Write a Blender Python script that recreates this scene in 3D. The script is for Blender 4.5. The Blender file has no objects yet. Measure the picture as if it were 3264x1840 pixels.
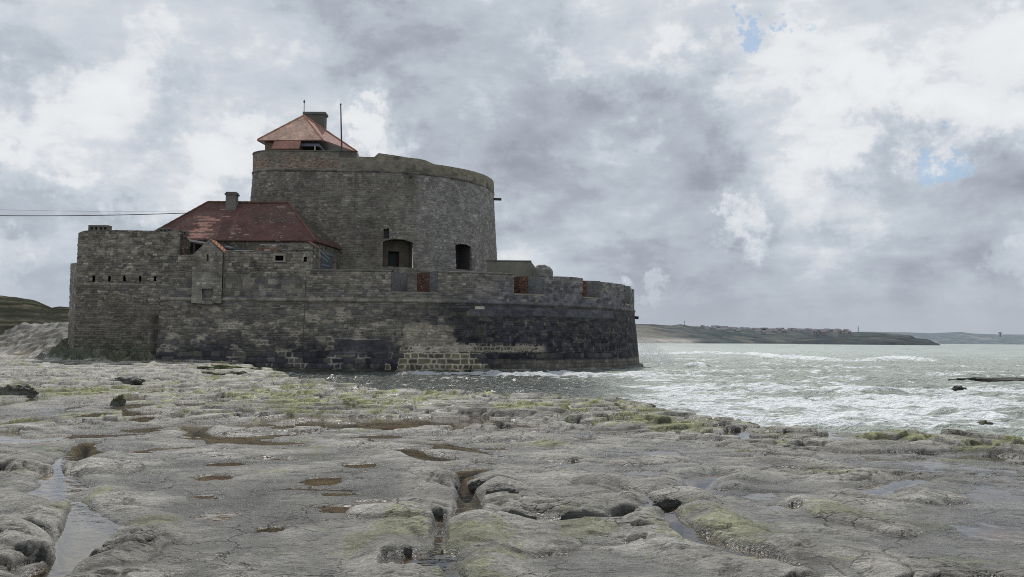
import bpy, bmesh, math, random
import numpy as np
from mathutils import Vector, Matrix

sc = bpy.context.scene
COL = sc.collection
random.seed(7)

# ------------------------------------------------------------------ camera
F, CX, CY = 2700.0, 1632.0, 920.0
EYE = 3.0
PITCH, ROLL = math.radians(3.46), math.radians(0.49)
cam_d = bpy.data.cameras.new('camera')
cam = bpy.data.objects.new('camera', cam_d); COL.objects.link(cam)
cam_d.sensor_width = 36.0
cam_d.lens = 36.0 * F / 3264.0
cam_d.clip_start, cam_d.clip_end = 0.1, 60000
RM = Matrix.Rotation(math.radians(90) + PITCH, 3, 'X') @ Matrix.Rotation(ROLL, 3, 'Z')
cam.matrix_world = Matrix.Translation((0, 0, EYE)) @ RM.to_4x4()
sc.camera = cam
RN = np.array(RM)

def ray(px, py):
    return RN @ np.array([px - CX, -(py - CY), -F])
def atz(px, py, z=0.0):
    d = ray(px, py); t = (z - EYE) / d[2]
    return np.array([d[0]*t, d[1]*t, z])
def aty(px, py, Y):
    d = ray(px, py); t = Y / d[1]
    return np.array([d[0]*t, Y, EYE + d[2]*t])
def direction(px, py):
    d = ray(px, py); return d / np.linalg.norm(d)

# ------------------------------------------------------------------ numpy noise
def hsh(ix, iy, seed=0):
    h = (ix.astype(np.int64)*374761393 + iy.astype(np.int64)*668265263 + seed*1442695041) & 0xffffffff
    h = ((h ^ (h >> 13))*1274126177) & 0xffffffff
    h = ((h ^ (h >> 16))*2246822519) & 0xffffffff
    h = h ^ (h >> 15)
    return (h & 0xffffff) / float(0x1000000)
_rg = np.random.RandomState(1234)
_PM = np.tile(_rg.permutation(4096).astype(np.int32), 2)
_GA = _rg.rand(4096)*2*math.pi; _GX = np.cos(_GA).astype(np.float32); _GY = np.sin(_GA).astype(np.float32)
def perlin(x, y, seed=0):
    x0 = np.floor(x); y0 = np.floor(y); fx = (x-x0).astype(np.float32); fy = (y-y0).astype(np.float32)
    ix = (x0.astype(np.int32) + seed*131) & 4095; iy = (y0.astype(np.int32) + seed*57) & 4095
    u = fx*fx*fx*(fx*(fx*6-15)+10); v = fy*fy*fy*(fy*(fy*6-15)+10)
    r0 = _PM[ix]; r1 = _PM[(ix+1) & 4095]; fx1 = fx-1; fy1 = fy-1; iy1 = (iy+1) & 4095
    def g(r, j, a, b):
        k = _PM[r+j]; return _GX[k]*a + _GY[k]*b
    lo = g(r0, iy, fx, fy); lo += (g(r1, iy, fx1, fy)-lo)*u
    hi = g(r0, iy1, fx, fy1); hi += (g(r1, iy1, fx1, fy1)-hi)*u
    return 1.5*(lo + (hi-lo)*v)
def fbm(x, y, o=4, seed=0, gain=.5):
    r = 0; a = 1; t = 0; f = 1
    for i in range(o):
        r = r + a*perlin(x*f, y*f, seed+i*17); t += a; a *= gain; f *= 2.03
    return r/t
def worley(x, y, seed=0):
    x0 = np.floor(x); y0 = np.floor(y)
    f1 = np.full(x.shape, 9.); f2 = np.full(x.shape, 9.); cid = np.zeros(x.shape)
    for dx in (-1,0,1):
        for dy in (-1,0,1):
            cx = x0+dx; cy = y0+dy
            px = cx + .1+.8*hsh(cx, cy, seed); py = cy + .1+.8*hsh(cx, cy, seed+5)
            d = np.hypot(px-x, py-y)
            n = d < f1
            f2 = np.where(n, f1, np.minimum(f2, d)); cid = np.where(n, hsh(cx, cy, seed+9), cid)
            f1 = np.where(n, d, f1)
    return f1, f2, cid
def sstep(a, b, x):
    t = np.clip((x-a)/(b-a), 0, 1); return t*t*(3-2*t)
def mix(a, b, t):
    return a*(1-t) + b*t
def V3(c): return np.array(c, dtype=float)
def cmix(a, b, t): return a*(1-t[..., None]) + b*t[..., None]

def masonry(u, v, seed, h0, h1, w0, w1, jit=.03):
    rng = np.random.RandomState(seed)
    uu = u + jit*1.6*fbm(u*1.7, v*1.7, 2, seed+1); vv = v + jit*fbm(u*.9, v*1.4, 3, seed+2)*1.6
    lo = vv.min()-1; hi = vv.max()+1
    ed = [lo]
    while ed[-1] < hi: ed.append(ed[-1] + rng.uniform(h0, h1))
    ed = np.array(ed); r = np.clip(np.searchsorted(ed, vv)-1, 0, len(ed)-2)
    wr = rng.uniform(w0, w1, len(ed))[r]; off = rng.uniform(0, 50, len(ed))[r]
    x = uu/wr + off; c = np.floor(x)
    jl = c + .6*(hsh(c, r, seed)-.5); jr = c+1 + .6*(hsh(c+1, r, seed)-.5)
    c2 = np.where(x < jl, c-1, np.where(x > jr, c+1, c))
    jl = c2 + .6*(hsh(c2, r, seed)-.5); jr = c2+1 + .6*(hsh(c2+1, r, seed)-.5)
    d = np.minimum(np.minimum(x-jl, jr-x)*wr, np.minimum(vv-ed[r], ed[r+1]-vv))
    return hsh(c2, r, seed+3), hsh(c2, r, seed+4), d

# ------------------------------------------------------------------ objects
def tag(o, label=None, cat=None, group=None, kind=None):
    if label: o['label'] = label
    if cat: o['category'] = cat
    if group: o['group'] = group
    if kind: o['kind'] = kind
    return o
def empty(name, loc, label, cat, group=None):
    o = bpy.data.objects.new(name, None); COL.objects.link(o); o.location = loc
    return tag(o, label, cat, group)
def link(name, me, mat, parent=None):
    o = bpy.data.objects.new(name, me); COL.objects.link(o)
    if mat is not None:
        for m in (mat if isinstance(mat, (list, tuple)) else [mat]): me.materials.append(m)
    if parent is not None:
        o.parent = parent
        o.matrix_parent_inverse = Matrix.Translation(parent.location).inverted()
    return o
def set_col(me, col, name='Col'):
    a = me.attributes.new(name, 'FLOAT_COLOR', 'POINT')
    c = np.ones((len(me.vertices), 4), dtype=np.float32); c[:, :col.shape[-1]] = col.reshape(-1, col.shape[-1])
    a.data.foreach_set('color', c.ravel())
def set_f(me, val, name):
    a = me.attributes.new(name, 'FLOAT', 'POINT')
    a.data.foreach_set('value', np.ascontiguousarray(val, dtype=np.float32).ravel())
def grid_arrays(P, mask=None):
    ny, nx = P.shape[:2]
    i = np.arange(ny*nx).reshape(ny, nx)
    q = np.stack([i[:-1,:-1], i[:-1,1:], i[1:,1:], i[1:,:-1]], -1).reshape(-1, 4)
    if mask is not None: q = q[mask.reshape(-1)]
    return P.reshape(-1, 3), q
def mesh_from(name, verts, quads):
    me = bpy.data.meshes.new(name)
    me.vertices.add(len(verts)); me.vertices.foreach_set('co', verts.astype(np.float32).ravel())
    n = len(quads)
    me.loops.add(n*4); me.loops.foreach_set('vertex_index', quads.astype(np.int32).ravel())
    me.polygons.add(n); me.polygons.foreach_set('loop_start', np.arange(0, n*4, 4, dtype=np.int32))
    me.update(calc_edges=True)
    return me
def smooth(me, on=True):
    me.polygons.foreach_set('use_smooth', np.full(len(me.polygons), on)); me.update()

class MB:
    """collects polygons with a colour per vertex"""
    def __init__(s): s.v = []; s.f = []; s.c = []
    def poly(s, pts, col=(.3,.3,.3)):
        b = len(s.v); s.v += [tuple(float(k) for k in p) for p in pts]; s.c += [tuple(col)]*len(pts); s.f.append(tuple(range(b, b+len(pts))))
    def box(s, x0, x1, y0, y1, z0, z1, col=(.3,.3,.3), rz=0, piv=None):
        p = [(x0,y0,z0),(x1,y0,z0),(x1,y1,z0),(x0,y1,z0),(x0,y0,z1),(x1,y0,z1),(x1,y1,z1),(x0,y1,z1)]
        if rz:
            cx, cy = piv if piv else ((x0+x1)/2, (y0+y1)/2); c, n = math.cos(rz), math.sin(rz)
            p = [(cx+(x-cx)*c-(y-cy)*n, cy+(x-cx)*n+(y-cy)*c, z) for x,y,z in p]
        b = len(s.v); s.v += p; s.c += [tuple(col)]*8
        for f in ((0,3,2,1),(4,5,6,7),(0,1,5,4),(1,2,6,5),(2,3,7,6),(3,0,4,7)): s.f.append(tuple(b+i for i in f))
    def prism(s, plan, z0, z1, col=(.3,.3,.3)):
        n = len(plan); b = len(s.v)
        s.v += [(x,y,z0) for x,y in plan] + [(x,y,z1) for x,y in plan]; s.c += [tuple(col)]*(2*n)
        s.f.append(tuple(b+i for i in range(n-1,-1,-1))); s.f.append(tuple(b+n+i for i in range(n)))
        for i in range(n): j = (i+1) % n; s.f.append((b+i, b+j, b+n+j, b+n+i))
    def tube(s, pts, rad, n=8, col=(.1,.1,.1)):
        pts = [Vector(p) for p in pts]
        if not hasattr(rad, '__len__'): rad = [rad]*len(pts)
        b0 = len(s.v)
        for i, p in enumerate(pts):
            d = (pts[min(i+1, len(pts)-1)] - pts[max(i-1, 0)]).normalized()
            a = d.orthogonal().normalized(); c = d.cross(a)
            if i and a.dot(pa) < 0: pass
            if i:
                a = (pa - d*pa.dot(d)).normalized(); c = d.cross(a)
            pa = a
            for k in range(n):
                t = 2*math.pi*k/n; q = p + (a*math.cos(t)+c*math.sin(t))*rad[i]
                s.v.append(tuple(q)); s.c.append(tuple(col))
        for i in range(len(pts)-1):
            for k in range(n):
                a = b0+i*n+k; b = b0+i*n+(k+1) % n; s.f.append((a, b, b+n, a+n))
        s.f.append(tuple(b0+k for k in range(n-1,-1,-1))); s.f.append(tuple(b0+(len(pts)-1)*n+k for k in range(n)))
    def build(s, name, mat, parent=None, sm=False, bevel=0):
        me = bpy.data.meshes.new(name); me.from_pydata(s.v, [], s.f); me.update()
        set_col(me, np.array(s.c, dtype=float))
        if sm: smooth(me)
        o = link(name, me, mat, parent)
        if bevel:
            m = o.modifiers.new('bevel', 'BEVEL'); m.width = bevel; m.segments = 2; m.limit_method = 'ANGLE'
        return o

# ------------------------------------------------------------------ materials
def newmat(name):
    m = bpy.data.materials.new(name); m.use_nodes = True
    nt = m.node_tree; nt.nodes.clear()
    out = nt.nodes.new('ShaderNodeOutputMaterial'); b = nt.nodes.new('ShaderNodeBsdfPrincipled')
    nt.links.new(b.outputs[0], out.inputs[0])
    return m, nt, b, out
class NB:
    def __init__(s, nt): s.nt = nt
    def n(s, t, **kw):
        nd = s.nt.nodes.new(t)
        for k, v in kw.items(): setattr(nd, k, v)
        return nd
    def l(s, a, b): s.nt.links.new(a, b)
    def setin(s, sock, v):
        if hasattr(v, 'is_output') or isinstance(v, bpy.types.NodeSocket): s.l(v, sock)
        else: sock.default_value = v
    def math(s, op, a, b=None, c=None, clamp=False):
        nd = s.n('ShaderNodeMath', operation=op); nd.use_clamp = clamp
        s.setin(nd.inputs[0], a)
        if b is not None: s.setin(nd.inputs[1], b)
        if c is not None: s.setin(nd.inputs[2], c)
        return nd.outputs[0]
    def vmath(s, op, a, b=None):
        nd = s.n('ShaderNodeVectorMath', operation=op); s.setin(nd.inputs[0], a)
        if b is not None:
            if op == 'SCALE': s.setin(nd.inputs[3], b)
            else: s.setin(nd.inputs[1], b)
        return nd.outputs[1] if op in ('DISTANCE', 'LENGTH', 'DOT_PRODUCT') else nd.outputs[0]
    def noise(s, vec, scale, detail=4, rough=.55, dist=0, out=0):
        nd = s.n('ShaderNodeTexNoise'); s.l(vec, nd.inputs['Vector'])
        nd.inputs['Scale'].default_value = scale; nd.inputs['Detail'].default_value = detail
        nd.inputs['Roughness'].default_value = rough; nd.inputs['Distortion'].default_value = dist
        return nd.outputs[out]
    def mr(s, v, a, b, c=0., d=1., sm=True):
        nd = s.n('ShaderNodeMapRange'); nd.interpolation_type = 'SMOOTHSTEP' if sm else 'LINEAR'
        s.setin(nd.inputs[0], v)
        for i, q in enumerate((a, b, c, d)): s.setin(nd.inputs[i+1], q)
        return nd.outputs[0]
    def mixc(s, f, a, b, blend='MIX'):
        nd = s.n('ShaderNodeMix', data_type='RGBA', blend_type=blend)
        s.setin(nd.inputs[0], f)
        for i, q in ((6, a), (7, b)):
            if isinstance(q, (tuple, list)): nd.inputs[i].default_value = (*q[:3], 1)
            else: s.l(q, nd.inputs[i])
        return nd.outputs[2]
    def attr(s, name, fac=False):
        nd = s.n('ShaderNodeAttribute', attribute_name=name); return nd.outputs['Fac' if fac else 'Color']
    def map(s, vec, scale=(1,1,1), rot=(0,0,0)):
        nd = s.n('ShaderNodeMapping'); s.l(vec, nd.inputs[0]); nd.inputs['Scale'].default_value = scale; nd.inputs['Rotation'].default_value = rot
        return nd.outputs[0]
    def bump(s, h, strength, dist, normal=None):
        nd = s.n('ShaderNodeBump'); s.l(h, nd.inputs['Height']); nd.inputs['Strength'].default_value = strength; nd.inputs['Distance'].default_value = dist
        if normal is not None: s.l(normal, nd.inputs['Normal'])
        return nd.outputs[0]

def attr_mat(name, rough=.9, var=.35, nscale=3., bump=.4, bdist=.04, stretch=(1,1,1), spec=.3, tint=(1,1,1)):
    m, nt, b, out = newmat(name); N = NB(nt)
    P = N.n('ShaderNodeTexCoord').outputs['Object']
    P = N.map(P, stretch)
    n1 = N.noise(P, nscale, 6, .62); n2 = N.noise(P, nscale*7, 3, .6)
    f = N.math('MULTIPLY', N.mr(n1, .25, .75, 1-var, 1+var, False), N.mr(n2, .25, .75, 1-var*.6, 1+var*.6, False))
    c = N.vmath('SCALE', N.attr('Col'), f)
    c = N.vmath('MULTIPLY', c, tint)
    N.l(c, b.inputs['Base Color']); b.inputs['Roughness'].default_value = rough
    b.inputs['Specular IOR Level'].default_value = spec
    N.l(N.bump(n2, bump, bdist), b.inputs['Normal'])
    return m
M_stone = attr_mat('weathered_stone', .92, .34, 1.3, .6, .06, tint=(1.10,1.03,.93))
M_plaster = attr_mat('rough_render', .95, .25, 1.1, .4, .03)
M_wood = attr_mat('painted_wood', .7, .2, 2., .2, .01)
M_metal = attr_mat('dull_metal', .5, .15, 4., .1, .01)
M_land = attr_mat('far_land', 1., .35, .02, .0, .0, spec=0)
M_dune = attr_mat('dune_ground', 1., .4, .12, .3, .3, spec=0)
M_house = attr_mat('town_render', .95, .1, .3, 0, .0, spec=0)

def tile_mat(name, spec=.3, rough=.7, course=.16, age=1.):
    """plain clay tiles: courses follow height, each tile its own tone"""
    m, nt, b, out = newmat(name); N = NB(nt)
    P = N.n('ShaderNodeTexCoord').outputs['Object']
    sep = N.n('ShaderNodeSeparateXYZ'); N.l(P, sep.inputs[0])
    row = N.math('DIVIDE', sep.outputs[2], course*.72)
    rf = N.math('FLOOR', row); rr = N.math('FRACT', row)
    xx = N.math('DIVIDE', N.math('ADD', N.math('ADD', sep.outputs[0], N.math('MULTIPLY', sep.outputs[1], .9)), N.math('MULTIPLY', rf, .085)), .19)
    xf = N.math('FLOOR', xx)
    cv = N.n('ShaderNodeCombineXYZ'); N.l(xf, cv.inputs[0]); N.l(rf, cv.inputs[1])
    wn = N.n('ShaderNodeTexWhiteNoise', noise_dimensions='2D'); N.l(cv.outputs[0], wn.inputs['Vector'])
    # groups of tiles a course high share a tone
    cv2 = N.n('ShaderNodeCombineXYZ'); N.l(N.math('FLOOR', N.math('DIVIDE', xx, 4.)), cv2.inputs[0]); N.l(rf, cv2.inputs[1])
    wn2 = N.n('ShaderNodeTexWhiteNoise', noise_dimensions='2D'); N.l(cv2.outputs[0], wn2.inputs['Vector'])
    tone = N.mr(wn.outputs[0], 0, 1, .78, 1.22, False)
    big = N.noise(P, .55, 6, .65)
    tone = N.math('MULTIPLY', tone, N.mr(big, .3, .7, .68, 1.28, False))
    tone = N.math('MULTIPLY', tone, N.mr(rr, 0, .22, .62, 1))
    c = N.vmath('SCALE', N.attr('Col'), tone)
    # slipped / replaced pale tiles and lichen dots
    lich = N.noise(P, 5.5, 2, .5); zone = N.noise(P, .38, 2, .5)
    lm = N.math('MULTIPLY', N.mr(lich, .66, .70), N.mr(zone, .46, .58, 0, age))
    c = N.mixc(lm, c, (.34,.33,.28))
    pale = N.math('MULTIPLY', N.math('GREATER_THAN', wn2.outputs[0], .975), N.mr(big, .48, .5))
    c = N.mixc(N.math('MULTIPLY', pale, .55*age), c, (.46,.33,.25))
    dark = N.mr(N.noise(P, .9, 5, .6), .56, .68)
    c = N.mixc(N.math('MULTIPLY', dark, .1+.45*age), c, (.055,.05,.04))
    N.l(c, b.inputs['Base Color']); b.inputs['Roughness'].default_value = rough; b.inputs['Specular IOR Level'].default_value = spec
    N.l(N.bump(N.math('ADD', rr, N.math('MULTIPLY', wn.outputs[0], .5)), .5, .04), b.inputs['Normal'])
    return m
M_tile = tile_mat('old_clay_tiles'); M_tile_clean = tile_mat('clean_clay_tiles', .5, .5, .2, 0.)

# rock
def rock_mat():
    m, nt, b, out = newmat('shore_rock'); N = NB(nt)
    P = N.n('ShaderNodeTexCoord').outputs['Object']
    n1 = N.noise(P, 2.2, 8, .66); n2 = N.noise(N.map(P, (1, 1.5, 3)), 16., 6, .72); n3 = N.noise(P, 70., 3, .6)
    vor = N.n('ShaderNodeTexVoronoi', feature='DISTANCE_TO_EDGE'); N.l(N.vmath('ADD', P, N.vmath('SCALE', N.noise(P, 3., 3, .6, 0, 1), .5)), vor.inputs['Vector']); vor.inputs['Scale'].default_value = 1.7
    crack = N.mr(vor.outputs['Distance'], 0., .028, 0., 1.)
    f = N.math('MULTIPLY', N.mr(n1, .3, .7, .76, 1.28, False), N.mr(n2, .3, .7, .62, 1.38, False))
    f = N.math('MULTIPLY', f, N.mr(n3, .3, .7, .72, 1.28, False))
    wet = N.attr('Wet', True)
    pits = N.mr(N.noise(N.map(P, (1, 1.8, 1)), 9., 5, .7), .57, .66, 1., .45)
    f = N.math('MULTIPLY', f, pits)
    f = N.math('MULTIPLY', f, N.mr(wet, 0, 1, 1., .5, False))
    N.l(N.vmath('SCALE', N.attr('Col'), f), b.inputs['Base Color'])
    cm_ = N.mr(N.noise(P, .8, 3, .5), .45, .6)
    f2_ = N.math('SUBTRACT', 1., N.math('MULTIPLY', N.math('SUBTRACT', 1., crack), N.math('MULTIPLY', cm_, .55)))
    N.l(N.vmath('SCALE', N.vmath('SCALE', N.attr('Col'), f), f2_), b.inputs['Base Color'])
    wn = N.math('MULTIPLY', wet, N.mr(n2, .35, .6, .75, 1.), clamp=True)
    N.l(N.mr(wn, 0, 1, .70, .23, False), b.inputs['Roughness'])
    N.l(N.mr(wn, 0, 1, .30, .75, False), b.inputs['Specular IOR Level'])
    h = N.math('ADD', N.math('ADD', n2, N.math('MULTIPLY', n1, .8)), N.math('MULTIPLY', N.math('MULTIPLY', n3, .22), 1.))
    h = N.math('ADD', h, N.math('MULTIPLY', pits, .35)); h = N.math('ADD', h, N.math('MULTIPLY', N.math('MULTIPLY', crack, cm_), .6))
    N.l(N.bump(h, 1., .075), b.inputs['Normal'])
    return m
M_rock = rock_mat()

def pool_mat():
    m, nt, b, out = newmat('pool_water'); N = NB(nt)
    nt.nodes.remove(b)
    P = N.n('ShaderNodeTexCoord').outputs['Object']
    g = N.n('ShaderNodeBsdfGlossy'); g.inputs['Roughness'].default_value = .04; g.inputs[0].default_value = (.95,.97,1,1)
    t = N.n('ShaderNodeBsdfTransparent'); t.inputs[0].default_value = (.95,.88,.74,1)
    nrm = N.bump(N.noise(P, 6., 3, .5), .25, .02)
    N.l(nrm, g.inputs['Normal'])
    fr = N.n('ShaderNodeFresnel'); fr.inputs[0].default_value = 1.42
    mx = N.n('ShaderNodeMixShader'); N.l(fr.outputs[0], mx.inputs[0]); N.l(t.outputs[0], mx.inputs[1]); N.l(g.outputs[0], mx.inputs[2])
    N.l(mx.outputs[0], out.inputs[0])
    return m
M_pool = pool_mat()

def sea_mat():
    m, nt, b, out = newmat('sea_water'); N = NB(nt)
    P = N.n('ShaderNodeTexCoord').outputs['Object']
    fo = N.attr('Foam', True); rip = N.attr('Ripple', True)
    Pd = N.vmath('ADD', P, N.vmath('SCALE', N.noise(P, .35, 3, .5, 0, 1), 2.4))
    v1 = N.n('ShaderNodeTexVoronoi', feature='DISTANCE_TO_EDGE'); N.l(N.map(Pd, (.5, 1., 1)), v1.inputs['Vector']); v1.inputs['Scale'].default_value = 1.1
    lace = N.mr(v1.outputs['Distance'], 0., .16, 1., 0.)
    n1 = N.noise(N.map(Pd, (.55, 1.2, 1)), 1.1, 7, .6); n2 = N.noise(P, 9., 4, .65)
    x = N.math('ADD', fo, N.math('MULTIPLY', N.math('SUBTRACT', n1, .5), 1.7))
    x = N.math('ADD', x, N.math('MULTIPLY', N.math('SUBTRACT', n2, .5), .30))
    x = N.math('ADD', x, N.math('MULTIPLY', N.math('MULTIPLY', lace, .28), N.mr(fo, .1, .5)))
    foam = N.mr(x, .36, .82)
    colw = N.attr('Col')
    c = N.mixc(foam, colw, N.mixc(N.mr(n2, .3, .7), (.62,.65,.66), (.84,.86,.87)))
    N.l(c, b.inputs['Base Color'])
    N.l(N.mr(foam, 0, 1, N.mr(rip, .8, 1.6, .40, .23), .8, False), b.inputs['Roughness'])
    b.inputs['IOR'].default_value = 1.333
    w1 = N.noise(N.map(P, (.75, 1.25, 1)), 2.1, 5, .62, .3); w2 = N.noise(P, 7.5, 3, .6)
    h = N.math('ADD', w1, N.math('MULTIPLY', w2, .28)); h = N.math('MULTIPLY', h, rip)
    h = N.math('ADD', h, N.math('MULTIPLY', foam, .06))
    N.l(N.bump(h, 1., .6), b.inputs['Normal'])
    return m
M_sea = sea_mat()

# ------------------------------------------------------------------ light and sky
SUN_AZ, SUN_EL = math.radians(-7.0), math.radians(48.0)      # azimuth from +Y towards +X
w = bpy.data.worlds.new('World'); sc.world = w; w.use_nodes = True
nt = w.node_tree; nt.nodes.clear(); N = NB(nt)
out = N.n('ShaderNodeOutputWorld'); bg = N.n('ShaderNodeBackground'); N.l(bg.outputs[0], out.inputs[0]); bg.inputs[1].default_value = .1
sky = N.n('ShaderNodeTexSky', sky_type='NISHITA'); sky.sun_disc = False; sky.sun_elevation = SUN_EL; sky.sun_rotation = SUN_AZ
G = N.n('ShaderNodeTexCoord').outputs['Generated']
G = N.vmath('NORMALIZE', G)
sp = N.n('ShaderNodeSeparateXYZ'); N.l(G, sp.inputs[0]); Z = sp.outputs[2]
dz = N.math('ADD', N.math('MAXIMUM', Z, 0.), .22)
cm = N.n('ShaderNodeCombineXYZ'); N.l(N.math('DIVIDE', sp.outputs[0], dz), cm.inputs[0]); N.l(N.math('DIVIDE', sp.outputs[1], dz), cm.inputs[1])
N.l(N.math('MULTIPLY', Z, 1.5), cm.inputs[2]); PL = cm.outputs[0]
na = N.noise(PL, 1.9, 9, .56, .25)          # cloud decks
nb_ = N.noise(N.map(G, (1, 1, 1.6)), 6.5, 12, .62, .15)      # puffs
nc = N.noise(N.map(G, (1, 1, 2.4)), 15., 8, .6)
warp = N.vmath('ADD', N.vmath('SCALE', N.vmath('SUBTRACT', N.noise(G, 9., 8, .66, 0, 1), (.5,.5,.5)), .26),
               N.vmath('SCALE', N.vmath('SUBTRACT', N.noise(G, 2.5, 3, .5, 0, 1), (.5,.5,.5)), .12))
GW = N.vmath('ADD', G, warp)
def blobs(lst):
    tot = None
    for (px, py, r, a) in lst:
        d = direction(px*1.267, py*1.267)
        ds = N.vmath('DISTANCE', GW, tuple(d)); rr = r*1.267/F
        v = N.mr(ds, rr*1.2, rr*.45, 0., a)
        tot = v if tot is None else N.math('ADD', tot, v)
    return tot
lights = blobs([(240,340,170,.30),(120,60,260,.12),(620,170,300,.14),(560,420,170,.26),(905,285,95,.36),(1010,320,80,.2),(1540,70,190,.25),
                (1850,550,85,.34),(2180,180,420,.20),(2180,280,150,.24),(2480,180,220,.18),(1620,722,45,.35),(30,690,110,.30),(1780,130,150,.12),
                (380,490,60,.22),(2050,560,90,.14),(2400,340,140,.12),(2560,680,80,.22),(1750,40,120,.12)])
darks = blobs([(1200,100,420,.11),(1500,470,330,.10),(1720,300,200,.10),(440,300,120,.12),(2330,560,260,.14),(1150,420,250,.08),(30,200,120,.1),(820,500,150,.05),(2500,480,120,.08),(1900,700,400,.08)])
val = N.math('ADD', .565, N.math('MULTIPLY', N.math('SUBTRACT', na, .5), .6))
val = N.math('ADD', val, N.math('MULTIPLY', N.math('SUBTRACT', nb_, .5), .70))
val = N.math('ADD', val, N.math('MULTIPLY', N.math('SUBTRACT', nc, .5), .26))
val = N.math('ADD', val, N.math('MULTIPLY', lights, .60)); val = N.math('SUBTRACT', val, darks)
pe = N.math('ADD', N.math('ADD', nb_, N.math('MULTIPLY', lights, .55)), N.math('MULTIPLY', N.math('SUBTRACT', nc, .5), .25))
val = N.math('ADD', val, N.mr(pe, .58, .69, 0., .10)); val = N.math('SUBTRACT', val, N.mr(pe, .50, .40, 0., .07))
cr = N.n('ShaderNodeValToRGB'); N.l(val, cr.inputs[0])
E = cr.color_ramp.elements
E[0].position = .10; E[0].color = (.29,.315,.365,1); E[1].position = .98; E[1].color = (.84,.86,.885,1)
for p, c in ((.32,(.385,.42,.485)), (.47,(.475,.525,.59)), (.58,(.565,.615,.68)), (.70,(.67,.705,.75)), (.82,(.78,.80,.825))):
    e = E.new(p); e.color = (*c, 1)
hole = blobs([(1895,75,55,1.),(1950,45,40,.8),(1878,207,42,1.),(2340,440,52,.8),(2400,445,45,.7),(2180,455,30,.5),(2020,20,35,.8),(1480,560,1,.0)])
hm = N.mr(N.math('SUBTRACT', hole, N.math('MULTIPLY', N.math('SUBTRACT', nb_, .47), 2.6)), .35, 1.0)
blue = N.vmath('MULTIPLY', sky.outputs[0], (.75,.92,1.0))
blue = N.mixc(.55, blue, (4.2,5.4,7.2))
cl = N.vmath('SCALE', cr.outputs[0], 10.)
c = N.mixc(N.math('MULTIPLY', hm, .75), cl, blue)
hz = N.mr(Z, .0, .11, .92, 0.)
hc = N.mixc(N.mr(sp.outputs[0], -.5, .5), (4.3,4.8,5.5), (4.4,4.8,5.4))
c = N.mixc(hz, c, hc)
N.l(c, bg.inputs[0])
w.cycles.sampling_method = 'MANUAL'; w.cycles.sample_map_resolution = 512

sd = bpy.data.lights.new('sun', 'SUN'); sd.energy = 3.0; sd.angle = math.radians(1.5); sd.color = (1, .955, .89)
so = bpy.data.objects.new('sun', sd); COL.objects.link(so)
sv = Vector((math.sin(SUN_AZ)*math.cos(SUN_EL), math.cos(SUN_AZ)*math.cos(SUN_EL), math.sin(SUN_EL)))
so.rotation_euler = sv.to_track_quat('Z', 'Y').to_euler(); so.location = (0, 60, 80)
sc.cycles.use_denoising = False; sc.cycles.filter_width = 1.0; sc.cycles.sample_clamp_indirect = 4; sc.cycles.sample_clamp_direct = 12
sc.view_settings.view_transform = 'Standard'; sc.view_settings.look = 'None'; sc.view_settings.exposure = 0

# ================================================================== FORT
class Path:
    def __init__(s, pts):
        s.p = np.array(pts, float); d = np.diff(s.p, axis=0); s.L = np.concatenate([[0], np.cumsum(np.hypot(d[:,0], d[:,1]))])
        t = np.gradient(s.p, axis=0); t /= np.linalg.norm(t, axis=1)[:, None]; s.n = np.stack([t[:,1], -t[:,0]], 1)
    def at(s, u):
        x = np.interp(u, s.L, s.p[:,0]); y = np.interp(u, s.L, s.p[:,1])
        nx = np.interp(u, s.L, s.n[:,0]); ny = np.interp(u, s.L, s.n[:,1]); k = np.hypot(nx, ny)
        return x, y, nx/k, ny/k
def seg(a, b, n=40): return [(a[0]+(b[0]-a[0])*i/n, a[1]+(b[1]-a[1])*i/n) for i in range(n)]
def arc(c, r, a0, a1, n=90): return [(c[0]+r*math.cos(math.radians(a0+(a1-a0)*i/n)), c[1]+r*math.sin(math.radians(a0+(a1-a0)*i/n))) for i in range(n+1)]

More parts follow.
